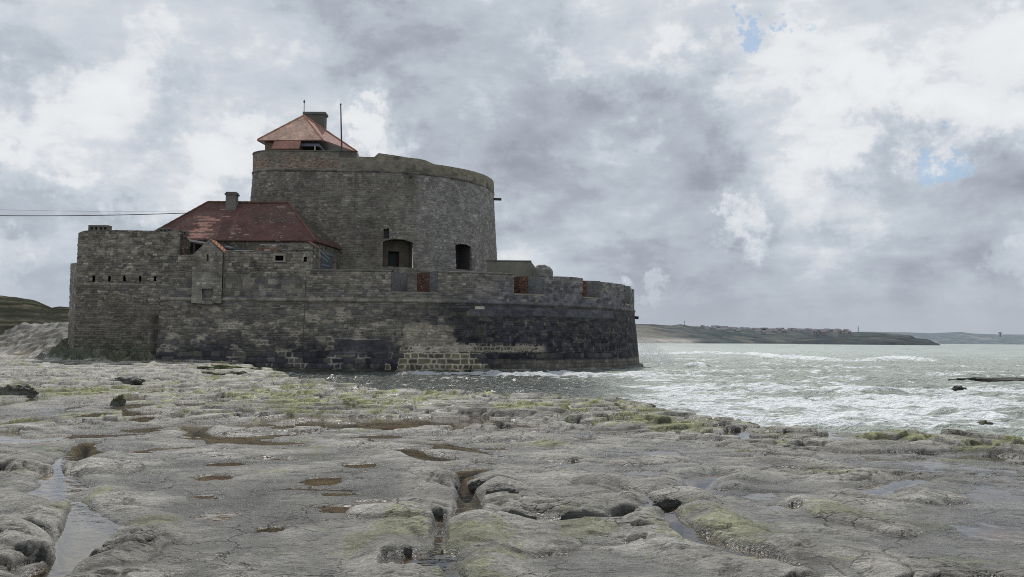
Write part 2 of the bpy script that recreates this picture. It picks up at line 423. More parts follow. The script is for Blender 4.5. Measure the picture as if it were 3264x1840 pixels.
def wall(name, path, u0, u1, zb, ztop, mat, parent, colf, off=lambda z: 0*z, res=.055, holes=(), notches=(), thick=1.2, zin=None, relief=None, edge=.03):
    """stone wall along a path; each vertex carries the colour and relief of its own block"""
    nu = int((u1-u0)/res)+1
    u = np.linspace(u0, u1, nu)
    zt = ztop(u); nz = int((zt.max()-zb)/res)+1
    t = np.linspace(0, 1, nz)
    U = np.tile(u, (nz, 1)); Zt = zt + edge*fbm(u*2.3, u*0+3, 3, 5)
    Z = zb + (Zt-zb)[None, :]*t[:, None]
    x, y, nx, ny = path.at(U)
    col, rel = colf(U, Z, x)
    o = off(Z) + rel
    P = np.stack([x+nx*o, y+ny*o, Z], -1)
    Uc = (U[:-1,:-1]+U[1:,1:])/2; Zc = (Z[:-1,:-1]+Z[1:,1:])/2
    keep = np.ones(Uc.shape, bool)
    for h in holes: keep &= ~h(Uc, Zc)
    for (a, b, zs) in notches: keep &= ~((Uc > a) & (Uc < b) & (Zc > zs))
    v1, q1 = grid_arrays(P, keep)
    # top and inner face
    x, y, nx, ny = path.at(u)
    prof = [(off(zt)+rel[-1], Zt), (-thick*.5+0*u, Zt+.04), (-thick+0*u, Zt), (-thick+0*u, np.full(nu, zin if zin is not None else zb))]
    P2 = np.stack([np.stack([x+nx*a, y+ny*a, z], -1) for a, z in prof])
    k2 = np.ones((3, nu-1), bool); uc = (u[:-1]+u[1:])/2
    for (a, b, zs) in notches: k2[:, (uc > a) & (uc < b)] = False
    v2, q2 = grid_arrays(P2, k2)
    c2 = np.tile(col[-1]*.85, (4, 1, 1))
    me = mesh_from(name, np.concatenate([v1, v2]), np.concatenate([q1, q2+len(v1)]))
    set_col(me, np.concatenate([col.reshape(-1,3), c2.reshape(-1,3)]))
    return link(name, me, mat, parent)

def sweep(name, path, u0, u1, prof, mat, parent, colf, res=.1, dam=.03, cut=()):
    nu = int((u1-u0)/res); u = np.linspace(u0, u1, nu); x, y, nx, ny = path.at(u)
    rows = []
    for i, (a, z) in enumerate(prof):
        n = dam*fbm(u*3.1, u*0+i*.7, 3, 31)
        rows.append(np.stack([x+nx*(a+n), y+ny*(a+n), np.full(nu, z)+n*.7], -1))
    P = np.stack(rows); 
    U = np.tile(u, (len(prof), 1)); Zs = P[..., 2]
    keep = np.ones((len(prof)-1, nu-1), bool)
    for a, b in cut: keep[:, ((u[:-1]+u[1:])/2 > a) & ((u[:-1]+u[1:])/2 < b)] = False
    v, q = grid_arrays(P, keep); me = mesh_from(name, v, q)
    set_col(me, colf(U, Zs, P[...,0])); smooth(me)
    return link(name, me, mat, parent)

def pal(h1, cols, wts):
    cw = np.cumsum(wts)/np.sum(wts); i = np.clip(np.searchsorted(cw, h1), 0, len(cols)-1)
    return np.array(cols)[i]

TAN = (.275,.26,.225); GREY = (.215,.21,.195); DGREY = (.125,.125,.125); BLUE = (.075,.08,.105); BLACK = (.038,.041,.055); PALE = (.36,.35,.32)
def rubble(U, Z, seed, h=(.11,.24), w=(.22,.55), light=.10, jit=.05):
    a, b, d = masonry(U, Z, seed, h[0], h[1], w[0], w[1], jit)
    c = pal(a, [GREY, TAN, DGREY, PALE, (.16,.155,.14)], [.42,.15,.20,light*.7,.35])
    c = c*(.80+.36*b)[..., None]
    mo = np.clip(1-d/.045, 0, 1)
    return c, mo, d, a, b

# ---------------- outer rampart
RC, RR, RD = (-11.0, 99.0), 25.0, 74.0
P_out = Path(seg((-30.7, RD), (-11, RD), 80) + arc(RC, RR, -90, 40, 300))
U_ARC = 19.7
def u_theta(th): return U_ARC + math.radians(th)*RR
Z_COR = 6.3
def col_out(U, Z, X):
    up = Z > Z_COR
    c1, m1, d1, a1, b1 = rubble(U, Z, 11, (.12,.26), (.25,.6), .08)
    a2, b2, d2 = masonry(U, Z, 23, .20, .42, .32, .85, .13)
    a3, b3, d3 = masonry(U, Z, 29, .38, .50, .45, 1.0, .09)
    big = (Z < 1.9)
    a2 = np.where(big, a3, a2); b2 = np.where(big, b3, b2); d2 = np.where(big, d3, d2)
    c2 = pal(a2, [GREY, (.17,.165,.15), DGREY, (.15,.15,.155), TAN], [.2,.4,.25,.3,.05])*(.78+.44*b2)[..., None]
    n = fbm(U*.22, Z*.35, 4, 41); n2 = fbm(U*.9, Z*.9, 3, 42)
    rb = sstep(0, .12, fbm(U*.35+3, Z*.7, 3, 47)) * (Z > 1.9)
    c2 = cmix(c2, c1*.9, rb*.9); d2 = np.where(rb > .5, d1, d2)
    # darkness grows downward and to the seaward side
    right = sstep(18, 30, U + 4*n + 1.5*n2)
    wet = np.clip(sstep(4.2, .9, Z + 1.6*n)*.95 + right*sstep(9.5, 4.5, Z)*.85 + .25*n2, 0, 1)
    cd = pal(b2, [BLUE, BLACK, DGREY], [.5,.3,.25])*(.8+.5*a2)[..., None]
    low = cmix(c2, cd, wet)*(1-.30*wet-.12*right)[..., None]
    # pale repaired stones
    pt = sstep(4.8, 4.0, Z+.8*n2)*sstep(1.9, 2.4, Z)*sstep(-10.0, -9.0, X+1.2*n2-.3*(Z-3))*sstep(-4.0, -5.4, X+.9*(Z-3)+1.2*n2)
    low = cmix(low, np.array(PALE)*(.65+.55*a2)[..., None]*np.array([1,.98,.90]), pt*.85*(a3*0+sstep(.1,.4,b2+.6*(pt-.5))))
    # mortar
    mo = np.clip(1-d2/.05, 0, 1)
    Xb = X + 1.6*(a3-.5) + .5*(Z-1)*(X < -6)*-1.
    mp = sstep(.3, .7, sstep(2.75, 2.4, Z+.5*(b3-.5))*sstep(-10.2, -9.8, Xb)*sstep(-2.6, -3.0, Xb+.7*(Z-.9)))*(.72+.5*(b3 > .3))
    mp = np.maximum(mp, .55*sstep(2.75, 2.5, Z)*sstep(1.75, 1.95, Z)*sstep(-3.4, -3.0, X)*sstep(3.2, 2.2, X))
    mm = sstep(.05, .28, fbm(U*.55, Z*.9, 3, 77))*sstep(24, 18, U)*.6
    mmask = np.maximum(mp, mm*sstep(Z_COR-.3, Z_COR-.8, Z))
    brown = np.array((.15,.145,.105))
    low = cmix(low, brown*(.6+.6*b2)[..., None], mp*sstep(2.6,2.2,Z)*.8)
    low = low*(1-.45*mo*(1-mmask))[..., None]
    mo2 = np.clip(1.5-d2/.055, 0, 1)
    low = cmix(low, np.array((.46,.44,.39)), np.clip(mo2*mmask*1.1,0,1))
    # smooth dark slab with a pale line over it
    sl = ((X > -15.3+.15*n2) & (X < -10.6+.2*n2) & (Z > 1.55) & (Z < 2.9))
    low = np.where(sl[..., None], (np.array((.062,.066,.086))*(.9+.5*n2)[..., None])*.75+low*.25, low)
    ln = (X > -15.4) & (X < -11.4) & (Z > 2.9) & (Z < 2.96)
    low = np.where(ln[..., None], .33, low)
    # lowest course: pale seaward plinth
    pl = sstep(28, 34, U)*sstep(1.25, 1.05, Z)
    low = cmix(low, (np.array((.155,.15,.14))*(.75+.5*a2)[..., None])*(1-.5*mo)[..., None], pl*.8)
    wh = sstep(26, 30, U)*((hsh(np.floor(U*5.5), np.floor(Z*5.5), 3) > .985) & (Z < 5.4) & (Z > 1.4))
    low = cmix(low, np.array(PALE)*.8, wh*.35)
    # repaired dark ashlar just under the cordon
    ash = (Z > 5.2) & (Z < 5.95) & (U > 27) & (U < 45)
    low = np.where(ash[..., None], cmix(low, np.array(BLUE)*(.8+.9*a3)[..., None], np.full(Z.shape, .7)), low)
    green = sstep(.7, .2, Z + .3*n2)
    low = cmix(low, np.array((.05,.06,.04)), green*.6)
    dk = sstep(23, 33, U+2*n)
    upc = c1*(1-.45*m1)[..., None]
    upc = cmix(upc, cd*1.5, np.clip(dk*.62 + .2*sstep(8, 6.6, Z+n), 0, 1))
    plast = sstep(.1, .3, fbm(U*.35, Z*.6, 3, 91))*sstep(24, 20, U)
    upc = cmix(upc, np.array((.20,.195,.165))*(1+.3*n2)[..., None], plast*.7)
    # upper wall left of the rampart: coursed ashlar patches
    as2 = sstep(7.9, 7.3, Z+.3*n)*sstep(14, 9, U+n)
    upc = cmix(upc, pal(a3, [DGREY, (.10,.10,.115), GREY], [.4,.3,.3])*(.8+.4*b3)[..., None], as2*.8)
    c = np.where(up[..., None], upc, low)
    c = c*(1+.28*fbm(U*.13, Z*.3, 3, 55)+.18*n2)[..., None]
    rel = np.where(up, .035*np.clip(d1/.05, 0, 1)+.05*(b1-.5)*.8, .04*np.clip(d2/.07, 0, 1) + .03*(b2-.5))
    rel = np.where(sl, .03, rel)
    return np.clip(c, .01, .8), rel + .05*n2

# embrasures: (u start, u end, sill z, plan points (du, t, surface))
EMB = []
def add_emb(ua, ub, zs, pts): EMB.append((ua, ub, zs, pts))
u1a = -10.55+30.7; u1b = -6.5+30.7
add_emb(u1a, u1b, 7.12, [(0,0),(1.25,1.8,'p'),(1.25,2.6,'b'),(None,None),(2.2,2.6),(2.2,1.8,'b'),(3.35,.55,'b'),(4.05,0,'p')])
for th, wd in ((26.6, 3.2), (45.3, 2.9), (65.8, 2.5)):
    k = wd/3.2; ua = u_theta(th)
    add_emb(ua, ua+wd, 7.2 if th < 60 else 6.9, [(0,0),(.5*k,1.8,'b'),(.5*k,2.6,'b'),(None,None),(1.1*k,2.6),(1.1*k,1.8,'b'),(1.96*k,.8,'b'),(3.2*k,0,'p')])
def top_out(u):
    X = np.where(u < U_ARC, u-30.7, 0)
    z = np.full(u.shape, 8.95)
    z = np.where(u > u_theta(45.3), 8.85, z); z = np.where(u > u_theta(58), 8.80, z); z = np.where(u > u_theta(66), 8.7, z)
    return z + .05*np.sin(u*.7)
bumpy = Path(P_out.p)
ramp = empty('rampart_wall', (-11, 74, 0), 'long curved dark stone sea wall of the fort with a moulding band and gun embrasures', 'rampart wall')
UEND = P_out.L[-1]
U_GUARD = 12.6     # where the low parapet begins (X about -18)
def top_all(u):
    z = top_out(u); X = u-30.7
    return np.where(u < U_GUARD, Z_COR + 1.0, z)
wall('masonry_wall', P_out, 0, UEND-8, -1.2, top_all, M_stone, ramp, col_out, off=lambda z: np.clip(Z_COR-z, 0, 9)*.10 + .02,
     notches=[(e[0], e[1], e[2]) for e in EMB], thick=2.6, zin=7.0)
# cordon moulding
def cor_col(U, Z, X):
    a, b, d = masonry(U, Z*0, 61, .5, .6, .5, 1.1, .0)
    return cmix(np.array(GREY)*(.6+.7*a)[..., None], np.array(BLUE)*(.7+.9*b)[..., None], sstep(20, 30, U)*.75+0*Z)
prof = [(0,Z_COR-.22)] + [(.02+.17*math.cos(math.radians(t)), Z_COR+.17*math.sin(math.radians(t))) for t in range(-80, 85, 20)] + [(0,Z_COR+.26)]
sweep('cordon_moulding', P_out, 0, UEND-8, prof, M_stone, ramp, cor_col)
# footing of large worn blocks at the seaward base
def foot_col(U, Z, X):
    a, b, d = masonry(U, Z, 66, .3, .5, .7, 1.2, .02)
    return np.array((.13,.13,.13))*(.6+.7*a)[..., None]*(1-.5*np.clip(1-d/.06, 0, 1))[..., None]
sweep('footing', P_out, 27, UEND-10, [(.72,-1.0),(1.0,-1),(1.05,.2),(1.0,.38),(.62,.42)], M_stone, ramp, foot_col, dam=.06)
sweep('footing', P_out, 0.2, 26.8, [(.7,-1.0),(.85,-1),(.85,.05),(.80,.12),(.55,.14)], M_stone, ramp, lambda U,Z,X: foot_col(U,Z,X)*.6, dam=.06)
# coping along the parapet
def cop_col(U, Z, X): return np.array((.14,.14,.135))*(.8+.5*hsh(np.floor(U/.9), np.floor(U*0), 8))[..., None]
for (a, b) in ((U_GUARD+.05, u1a), (u1b, u_theta(26.6)-.05)):
    sweep('coping', P_out, a, b, [(.03,8.86),(.09,8.87),(.09,8.99),(-.6,9.06),(-.62,8.9)], M_stone, ramp, cop_col, dam=.015)
# embrasure cheeks
BRICK = (.105,.06,.05); PLAS = (.14,.14,.14)
def local(path, u, t):
    x, y, nx, ny = path.at(np.array(float(u))); return (float(x-nx*t), float(y-ny*t))
for e in EMB:
    b = MB(); r = MB(); sill = MB(); zt = 8.86
    pts = e[3]; uc = (e[0]+e[1])/2
    for i in range(len(pts)-1):
        p, q = pts[i], pts[i+1]
        if p[0] is None or q[0] is None: continue
        kind = q[2]
        pa = local(P_out, e[0]+p[0], p[1]-(.06 if p[1] == 0 else 0)); pb = local(P_out, e[0]+q[0], q[1]-(.06 if q[1] == 0 else 0))
        tgt = r if kind == 'b' else b
        nn = max(2, int(math.hypot(pa[0]-pb[0], pa[1]-pb[1])/.12)); nzz = 18
        for ii in range(nn):
            for jj in range(nzz):
                z0 = e[2]-.1+(zt-e[2]+.1)*jj/nzz; z1 = e[2]-.1+(zt-e[2]+.1)*(jj+1)/nzz
                A = (pa[0]+(pb[0]-pa[0])*ii/nn, pa[1]+(pb[1]-pa[1])*ii/nn); Bq = (pa[0]+(pb[0]-pa[0])*(ii+1)/nn, pa[1]+(pb[1]-pa[1])*(ii+1)/nn)
                k = random.uniform(.4, 1.35)
                if kind == 'b': cc = tuple(v*k for v in BRICK) if random.random() > .12 else (.2*k,.13*k,.1*k)
                else: k2 = random.uniform(.75,1.2); cc = tuple(v*k2*(.75+.25*(z1-e[2])/1.8) for v in PLAS)
                tgt.poly([(A[0],A[1],z0),(Bq[0],Bq[1],z0),(Bq[0],Bq[1],z1),(A[0],A[1],z1)], cc)
    # splay has solid tops
    em = b.build('embrasure', M_plaster, ramp)
    r.build('brick_cheek', M_stone, em)
    P0 = [local(P_out, e[0]-.02, -.12), local(P_out, e[1]+.02, -.12), local(P_out, e[1]+.02, 2.62), local(P_out, e[0]-.02, 2.62)]
    sill.prism(P0, e[2]-.14, e[2]+.0, (.2,.195,.18)); sill.build('sill', M_stone, em)
    # fill between cheek and wall top
    f = MB()
    left = [q for q in pts[:pts.index((None,None))]]; right = [q for q in pts[pts.index((None,None))+1:]]
    f.poly([(*local(P_out, e[0]+q[0], q[1]), zt+.01) for q in left] + [(*local(P_out, e[0], 2.6), zt+.01)], (.15,.15,.14))
    f.poly([(*local(P_out, e[0]+q[0], q[1]), zt+.01) for q in right] + [(*local(P_out, e[1], 2.6), zt+.01)], (.15,.15,.14))
    f.build('merlon_top', M_stone, em)
# stone spout at the seaward edge
a = local(P_out, u_theta(80), .1); c = local(P_out, u_theta(80), -.55)
b = MB(); b.tube([(a[0],a[1],5.62),(c[0],c[1],5.55)], .16, 8, (.03,.03,.035)); b.build('spout', M_stone, ramp)
b = MB(); b.box(-3.2,-2.4,73.4,74.3,5.62,5.86,(.42,.41,.38)); b.box(-5.2,-3.2,73.7,74.3,5.68,5.9,(.07,.07,.08)); b.build('loose_block', M_stone, ramp)
# grass-free terrace behind the parapet
b = MB(); pp = [local(P_out, u, 2.5) for u in np.linspace(10, UEND-8, 60)]
b.poly([(x,y,7.05) for x,y in pp] + [(-12,112,7.05),(-38,112,7.05),(-38,78,7.05)], (.2,.2,.18)); t = b.build('terrace', M_stone, ramp)

# ---------------- guardhouse wall above the moulding on the left
P_grd = Path(seg((-30.7, RD-.004), (-17.3, RD-.004), 80))
def z_at(px, py, Y): return float(aty(px, py, Y)[2])
def X_at(px, Y): return float(aty(px, 900, Y)[0])
gp = [(500,813),(600,813),(719,801),(808,800.5),(812,797),(822,789),(829,781),(964,779),(984,779),(1003,790),(1022,810),(1043,830),(1046,836),(1047,866)]
gu = [X_at(p[0], RD)+30.7 for p in gp]; gz = [z_at(p[0], p[1], RD) for p in gp]
def col_grd(U, Z, X):
    c, m, d, a, b = rubble(U, Z, 71, (.15,.34), (.22,.6), .14, .09)
    n2 = fbm(U*.9, Z*.9, 3, 142); n = fbm(U*.25, Z*.3, 3, 143)
    a3, b3, d3 = masonry(U, Z, 29, .40, .48, .55, 1.0, .03)
    c = c*(1-.6*m)[..., None]
    plast = sstep(.05, .3, fbm(U*.5, Z*.6, 3, 191))
    c = cmix(c, np.array((.215,.21,.185))*(1+.3*n2)[..., None], plast*.65)
    k = sstep(8.6, 8.1, Z+.3*n)
    asl = pal(a3, [DGREY, (.10,.10,.115), GREY, (.14,.14,.13)], [.4,.25,.2,.3])*(.8+.4*b3)[..., None]*(1-.3*np.clip(1-d3/.05,0,1))[..., None]
    c = cmix(c, asl, k*.85)
    lt = np.clip(1-d3/.05,0,1)*sstep(.15,.3,fbm(U*.6,Z*.8,2,12))*k
    c = cmix(c, np.array((.4,.39,.36)), lt*.8)
    rd = sstep(10.95, 11.0, Z)*0
    br = (Z > 10.55)*(Z < 10.9)*sstep(-22.8,-22.4,X)*sstep(-19.5,-20.2,X)*sstep(-.05,.1,n2)
    c = cmix(c, np.array((.24,.10,.07)), br*.45)
    cr = np.abs(Z-(10.62+.06*fbm(U*1.3,U*0,3,5)+.03*(U-8)*0)) < .045
    c = np.where((cr & (X > -20.6) & (X < -17.2))[..., None], .03, c)
    return np.clip(c*(1+.2*n+.2*n2)[..., None], .01, .8), .05*np.clip(d/.06,0,1)*(1-k)+.05*(b-.5)*(1-k) + .05*n2
def rect_hole(u0, u1, z0, z1): return lambda U, Z: (U > u0) & (U < u1) & (Z > z0) & (Z < z1)
def arch_hole(u0, u1, z0, z1, rise):
    def f(U, Z):
        s = (U-(u0+u1)/2)/((u1-u0)/2)
        return (U > u0) & (U < u1) & (Z > z0) & (Z < z1-rise*s*s)
    return f
def recess(name, path, u0, u1, z0, z1, t0, t1, parent, col=(.12,.12,.115), inner=None, mat=None, back=None):
    b = MB(); g = .04
    A = local(path, u0-g, t0); Bq = local(path, u1+g, t0); C = local(path, u1+g, t1); D = local(path, u0-g, t1)
    z0 -= g; z1 += g
    b.poly([(*A,z0),(*D,z0),(*D,z1),(*A,z1)], col); b.poly([(*Bq,z0),(*Bq,z1),(*C,z1),(*C,z0)], col)
    b.poly([(*A,z1),(*D,z1),(*C,z1),(*Bq,z1)], col); b.poly([(*A,z0),(*Bq,z0),(*C,z0),(*D,z0)], tuple(v*1.3 for v in col))
    b.poly([(*D,z0),(*C,z0),(*C,z1),(*D,z1)], back or tuple(v*.8 for v in col))  # shade inside is put into the colour: back darker, floor lighter
    return b.build(name, mat or M_stone, parent)
grd = empty('guardhouse_wall', (-24, RD, 6.3), 'patched rubble wall with a broken sloping top above the rampart, a small square window in it', 'wall')
gx0 = X_at(876, RD)+30.7; gx1 = X_at(901.6, RD)+30.7; gz0, gz1 = z_at(888,831,RD), z_at(888,816,RD)
hx0 = X_at(967, RD)+30.7; hx1 = X_at(976, RD)+30.7; hz0, hz1 = z_at(970,835,RD), z_at(970,819,RD)
wall('masonry_wall', P_grd, 0, gu[-1], Z_COR+.2, lambda u: np.interp(u, gu, gz), M_stone, grd, col_grd,
     holes=[rect_hole(gx0,gx1,gz0,gz1), rect_hole(hx0,hx1,hz0,hz1)], thick=.9, zin=7, edge=.06)
wd = recess('window', P_grd, gx0, gx1, gz0, gz1, -.02, .7, grd, (.035,.035,.04))
recess('loophole', P_grd, hx0, hx1, hz0, hz1, -.02, .5, grd, (.10,.10,.10))
b = MB()
xw0, xw1 = gx0-30.7, gx1-30.7
b.box(xw0-.16, xw1+.22, RD-.11, RD+.1, gz1+.02, gz1+.2, (.30,.29,.26)); b.box(xw0-.2, xw1+.25, RD-.12, RD+.1, gz0-.15, gz0-.02, (.27,.26,.235))
b.box(xw0-.17, xw0-.015, RD-.10, RD+.1, gz0-.015, gz1+.015, (.28,.27,.24)); b.box(xw1+.015, xw1+.2, RD-.10, RD+.1, gz0-.015, gz1+.015, (.25,.245,.22))
b.build('window_surround', M_stone, wd, bevel=.02)
# pale mortar caps on the tops, broken tiles on the slope
b = MB()
def capline(p0, p1, hgt, col, y0=RD-.10, y1=RD+.85, dz=.0):
    A = aty(*p0, RD); Bq = aty(*p1, RD)
    n = 6
    for i in range(n):
        a = A+(Bq-A)*i/n; c = A+(Bq-A)*(i+1)/n; j = random.uniform(-.012,.012)
        v = [(a[0],y0,a[2]+dz+j),(c[0]-.01,y0,c[2]+dz+j),(c[0]-.01,y1,c[2]+dz+j),(a[0],y1,a[2]+dz+j)]
        bb = len(b.v); b.v += v + [(x,y,z+hgt) for x,y,z in v]; k = random.uniform(.85,1.1); b.c += [tuple(q*k for q in col)]*8
        for f in ((0,3,2,1),(4,5,6,7),(0,1,5,4),(1,2,6,5),(2,3,7,6),(3,0,4,7)): b.f.append(tuple(bb+i2 for i2 in f))
capline((719,801),(808,800.5),.05,(.40,.39,.36)); capline((830,781),(966,779),.06,(.36,.35,.33))
b.build('mortar_cap', M_plaster, grd)
b = MB(); capline((985,774),(1014,792),.09,(.28,.13,.10), RD-.2, RD+.5, .05); b.build('broken_tiles', M_stone, grd)
b = MB(); capline((988,788),(1046,833),.05,(.26,.25,.22), RD-.16, RD+.02,-.05); capline((1014,794),(1048,828),.04,(.13,.125,.11), RD+.2, RD+.45,.03); b.build('flashing', M_plaster, grd)

# ---------------- gabled latrine turret
YG = 73.74
lt = empty('gabled_turret', (-26.6, YG, 6.3), 'narrow gabled stone projection with an orange tiled roof slope and a dark chute below', 'turret')
P_g = Path(seg((X_at(612,YG), YG), (X_at(711,YG), YG), 30)); LG = P_g.L[-1]
ze = z_at(612,813,YG); zp = z_at(663,765,YG); up_ = LG*.515
def col_g(U, Z, X):
    c, m, d, a, b = rubble(U, Z, 81, (.12,.28), (.25,.6), .12, .08)
    n2 = fbm(U*1.2, Z*1.2, 3, 242)
    c = c*(1-.4*m)[..., None]
    pl = sstep(8.9, 8.4, Z+.5*n2)*sstep(2.0, 1.2, U+.5*n2)
    c = cmix(c, np.array((.24,.24,.225))*(1+.2*n2)[..., None], np.clip(pl*.85+.25,0,1))
    wh = (Z > 7.6) & (Z < 7.75) & (((U > .4) & (U < .7)) | ((U > .9) & (U < 1.25)))
    c = np.where(wh[..., None], .5, c)
    return np.clip(c*(1+.25*n2)[..., None], .01, .8), .04*np.clip(d/.06,0,1)+.04*n2
su0 = X_at(656,YG)-X_at(612,YG); su1 = X_at(662,YG)-X_at(612,YG)
cu0 = X_at(644,YG)-X_at(612,YG); cu1 = X_at(681,YG)-X_at(612,YG); cz1 = z_at(660,920,YG)
def chute(U, Z): return (U > cu0+.1*(7.2-Z)) & (U < cu1-.08*(7.2-Z)) & (Z > 6.15) & (Z < cz1)
wall('gable_wall', P_g, 0, LG, 5.95, lambda u: np.interp(u, [0, up_, LG], [ze, zp, z_at(711,808,YG)]), M_stone, lt, col_g,
     holes=[rect_hole(su0,su1,z_at(660,833,YG),z_at(660,811,YG)), chute], thick=.4, zin=9.5)
b = MB(); xr = X_at(711,YG); xl = X_at(612,YG)
b.poly([(xr-.01,YG+.02,5.95),(xr-.01,RD+.2,5.95),(xr-.01,RD+.2,z_at(711,808,YG)),(xr-.01,YG+.02,z_at(711,808,YG))], (.19,.185,.17))
b.build("side_wall", M_stone, lt); b = MB()
b.poly([(xl+.01,YG+.02,5.95),(xl+.01,RD+.2,5.95),(xl+.01,RD+.2,ze),(xl+.01,YG+.02,ze)], (.16,.16,.15))
b.build("side_wall", M_stone, lt)
recess('loophole', P_g, su0, su1, z_at(660,833,YG), z_at(660,811,YG), .01, .5, lt, (.02,.02,.02))
recess('chute_opening', P_g, cu0-.05, cu1+.05, 6.0, cz1, .01, .6, lt, (.05,.05,.045))
b = MB(); xp = X_at(663,YG); y1 = YG+1.7
for (xa, za, xb, zb2) in ((xp, zp+.06, xr+.16, z_at(711,808,YG)-.06), (xp, zp+.06, xl-.05, ze+.0)):
    n = 9
    for i in range(n):
        f0, f1 = i/n, (i+1)/n
        x0, z0, x1, z1 = xa+(xb-xa)*f0, za+(zb2-za)*f0, xa+(xb-xa)*f1, za+(zb2-za)*f1-.0
        k = random.uniform(.75,1.15); cc = (.46*k,.21*k,.14*k)
        nx_ = .0
        b.poly([(x0,YG+.12,z0+.03),(x1,YG+.12,z1+.075),(x1,y1,z1+.075),(x0,y1,z0+.03)], cc)
        b.poly([(x1,YG+.12,z1+.075),(x1,YG+.12,z1+.02),(x1,y1,z1+.02),(x1,y1,z1+.075)], (.1,.06,.04))
        b.poly([(x0,YG+.12,z0+.03),(x0,YG+.12,z0-.06),(x1,YG+.12,z1-.06),(x1,YG+.12,z1+.075)], (.2,.15,.12))
b.build('tiled_roof', M_stone, lt)
b = MB(); b.box(xl+1.05, xl+1.3, YG-.35, YG+.6, 5.85, 6.12, (.2,.2,.19)); b.box(xl+1.35, xl+1.95, YG-.4, YG+.6, 5.82, 6.05, (.19,.19,.2)); b.box(xl+.5, xl+1.0, YG-.2, YG+.6, 5.9, 6.15, (.24,.23,.2)); b.build('corbel', M_stone, lt, bevel=.04)

# ---------------- landward bastion on the left
YB = 74.12
P_b = Path(seg((-38.35, YB+3.6), (-38.2, YB), 30) + arc((-38.0, YB+.2), .28, 225, 270, 4) + seg((-37.9, YB-.08), (-29.1, YB-.08), 80) + seg((-29.08, YB), (-29.08, YB+2.0), 30))
uf0 = 3.75; XB0 = -37.95
bas = empty('landward_bastion', (-34, YB, 1), 'tall square rubble stone block on the left with a row of five narrow loopholes', 'bastion')
def ub(px): return float(np.interp(X_at(px, YB), P_b.p[30:-31,0], P_b.L[30:-31]))
def col_b(U, Z, X):
    c, m, d, a, b = rubble(U, Z, 301, (.11,.24), (.25,.6), .13, .07)
    n = fbm(U*.3, Z*.4, 4, 302); n2 = fbm(U*1.1, Z*1.1, 3, 303)
    lt_ = sstep(5.2, 6.8, Z + .8*n)
    dull = pal(a, [(.155,.15,.14), (.12,.12,.115), (.18,.175,.155)], [.5,.3,.3])*(.85+.3*b)[..., None]
    c = cmix(dull, c, .15+.85*lt_)
    c = c*(1-.45*m)[..., None]
    c = cmix(c, np.array((.2,.195,.17))*(1+.2*n2)[..., None], sstep(.0,.3,n2)*sstep(9,10.5,Z)*.7)
    c = np.where((X > -29.2)[..., None], c*.5, c)  # side return halved in tone: its shade is painted
    g = sstep(3.2, 1.2, Z+.8*n2)
    c = cmix(c, np.array((.075,.09,.065))*(.6+.9*b)[..., None], g*.85)
    seam_shade = sstep(.5, 0, np.abs(X+31.1+.3*n2))*sstep(5.2, 4.6, Z)
    c = cmix(c, np.array((.05,.045,.045)), seam_shade*.7)  # shadow in the recessed seam beside the rampart, painted dark
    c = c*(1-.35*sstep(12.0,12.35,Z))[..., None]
    return np.clip(c*(1+.3*n+.2*n2)[..., None], .01, .8), .05*np.clip(d/.05,0,1)+.06*(b-.5)+.12*n2*sstep(4,1,Z)+.05*n
slits = [(298.7,880,899),(348.7,880,898),(397,880,898),(446.9,880,897),(496,881,897)]
sh = [(ub(p)-.1, ub(p)+.12, z_at(p,y1_,YB), z_at(p,y0_,YB)) for p,y0_,y1_ in slits]
zbt = 12.35
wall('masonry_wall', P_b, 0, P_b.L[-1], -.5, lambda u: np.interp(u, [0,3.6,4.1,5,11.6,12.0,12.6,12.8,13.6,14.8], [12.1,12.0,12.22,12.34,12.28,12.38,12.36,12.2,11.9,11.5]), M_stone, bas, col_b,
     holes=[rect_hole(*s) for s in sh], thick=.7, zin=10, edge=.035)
for s in sh: recess('loophole', P_b, s[0], s[1], s[2], s[3], .01, .6, bas, (.05,.048,.042))
b = MB(); b.poly([(-38,YB+.5,11.6),(-29.3,YB+.5,11.6),(-29.3,YB+3.5,11.6),(-38,YB+3.5,11.6)], (.2,.2,.18)); b.build('roof_deck', M_stone, bas)
# stone vents: slab on stub pillars
for (xa, xb, yy) in ((277,341,74.6), (500,545,74.5), (556,592,75.4)):
    b = MB(); X0 = X_at(xa,yy); X1 = X_at(xb,yy); zt = z_at(xa,718 if xa < 300 else (727 if xa < 520 else 735),yy); z0 = 12.1
    vt = MB(); n = 5 if xa < 300 else 4
    for i in range(n):
        xc = X0+.08+(X1-X0-.16)*i/(n-1); vt.box(xc-.1, xc+.1, yy-.1, yy+.5, z0, zt-.16, (.14,.14,.13))
    slab = MB(); slab.box(X0, X1, yy-.16, yy+.6, zt-.158, zt, (.15,.15,.14))
    v = slab.build('vent_cap', M_stone, bas, bevel=.02); vt.build('pillars', M_stone, v)
# walls running back behind the block
bw = empty('flank_wall', (-40, 78, 1), 'lower rubble wall running back behind the left stone block', 'wall')
P_f = Path(seg((-45.2, 86.5), (-38.3, 75.3), 40))
wall('masonry_wall', P_f, 0, P_f.L[-1], -.5, lambda u: np.interp(u, [0,13], [10.4,9.6]), M_stone, bw, lambda U,Z,X: (col_b(U,Z+1.5,X-40)[0]*1.05, col_b(U,Z,X-40)[1]), res=.12, thick=1.0)

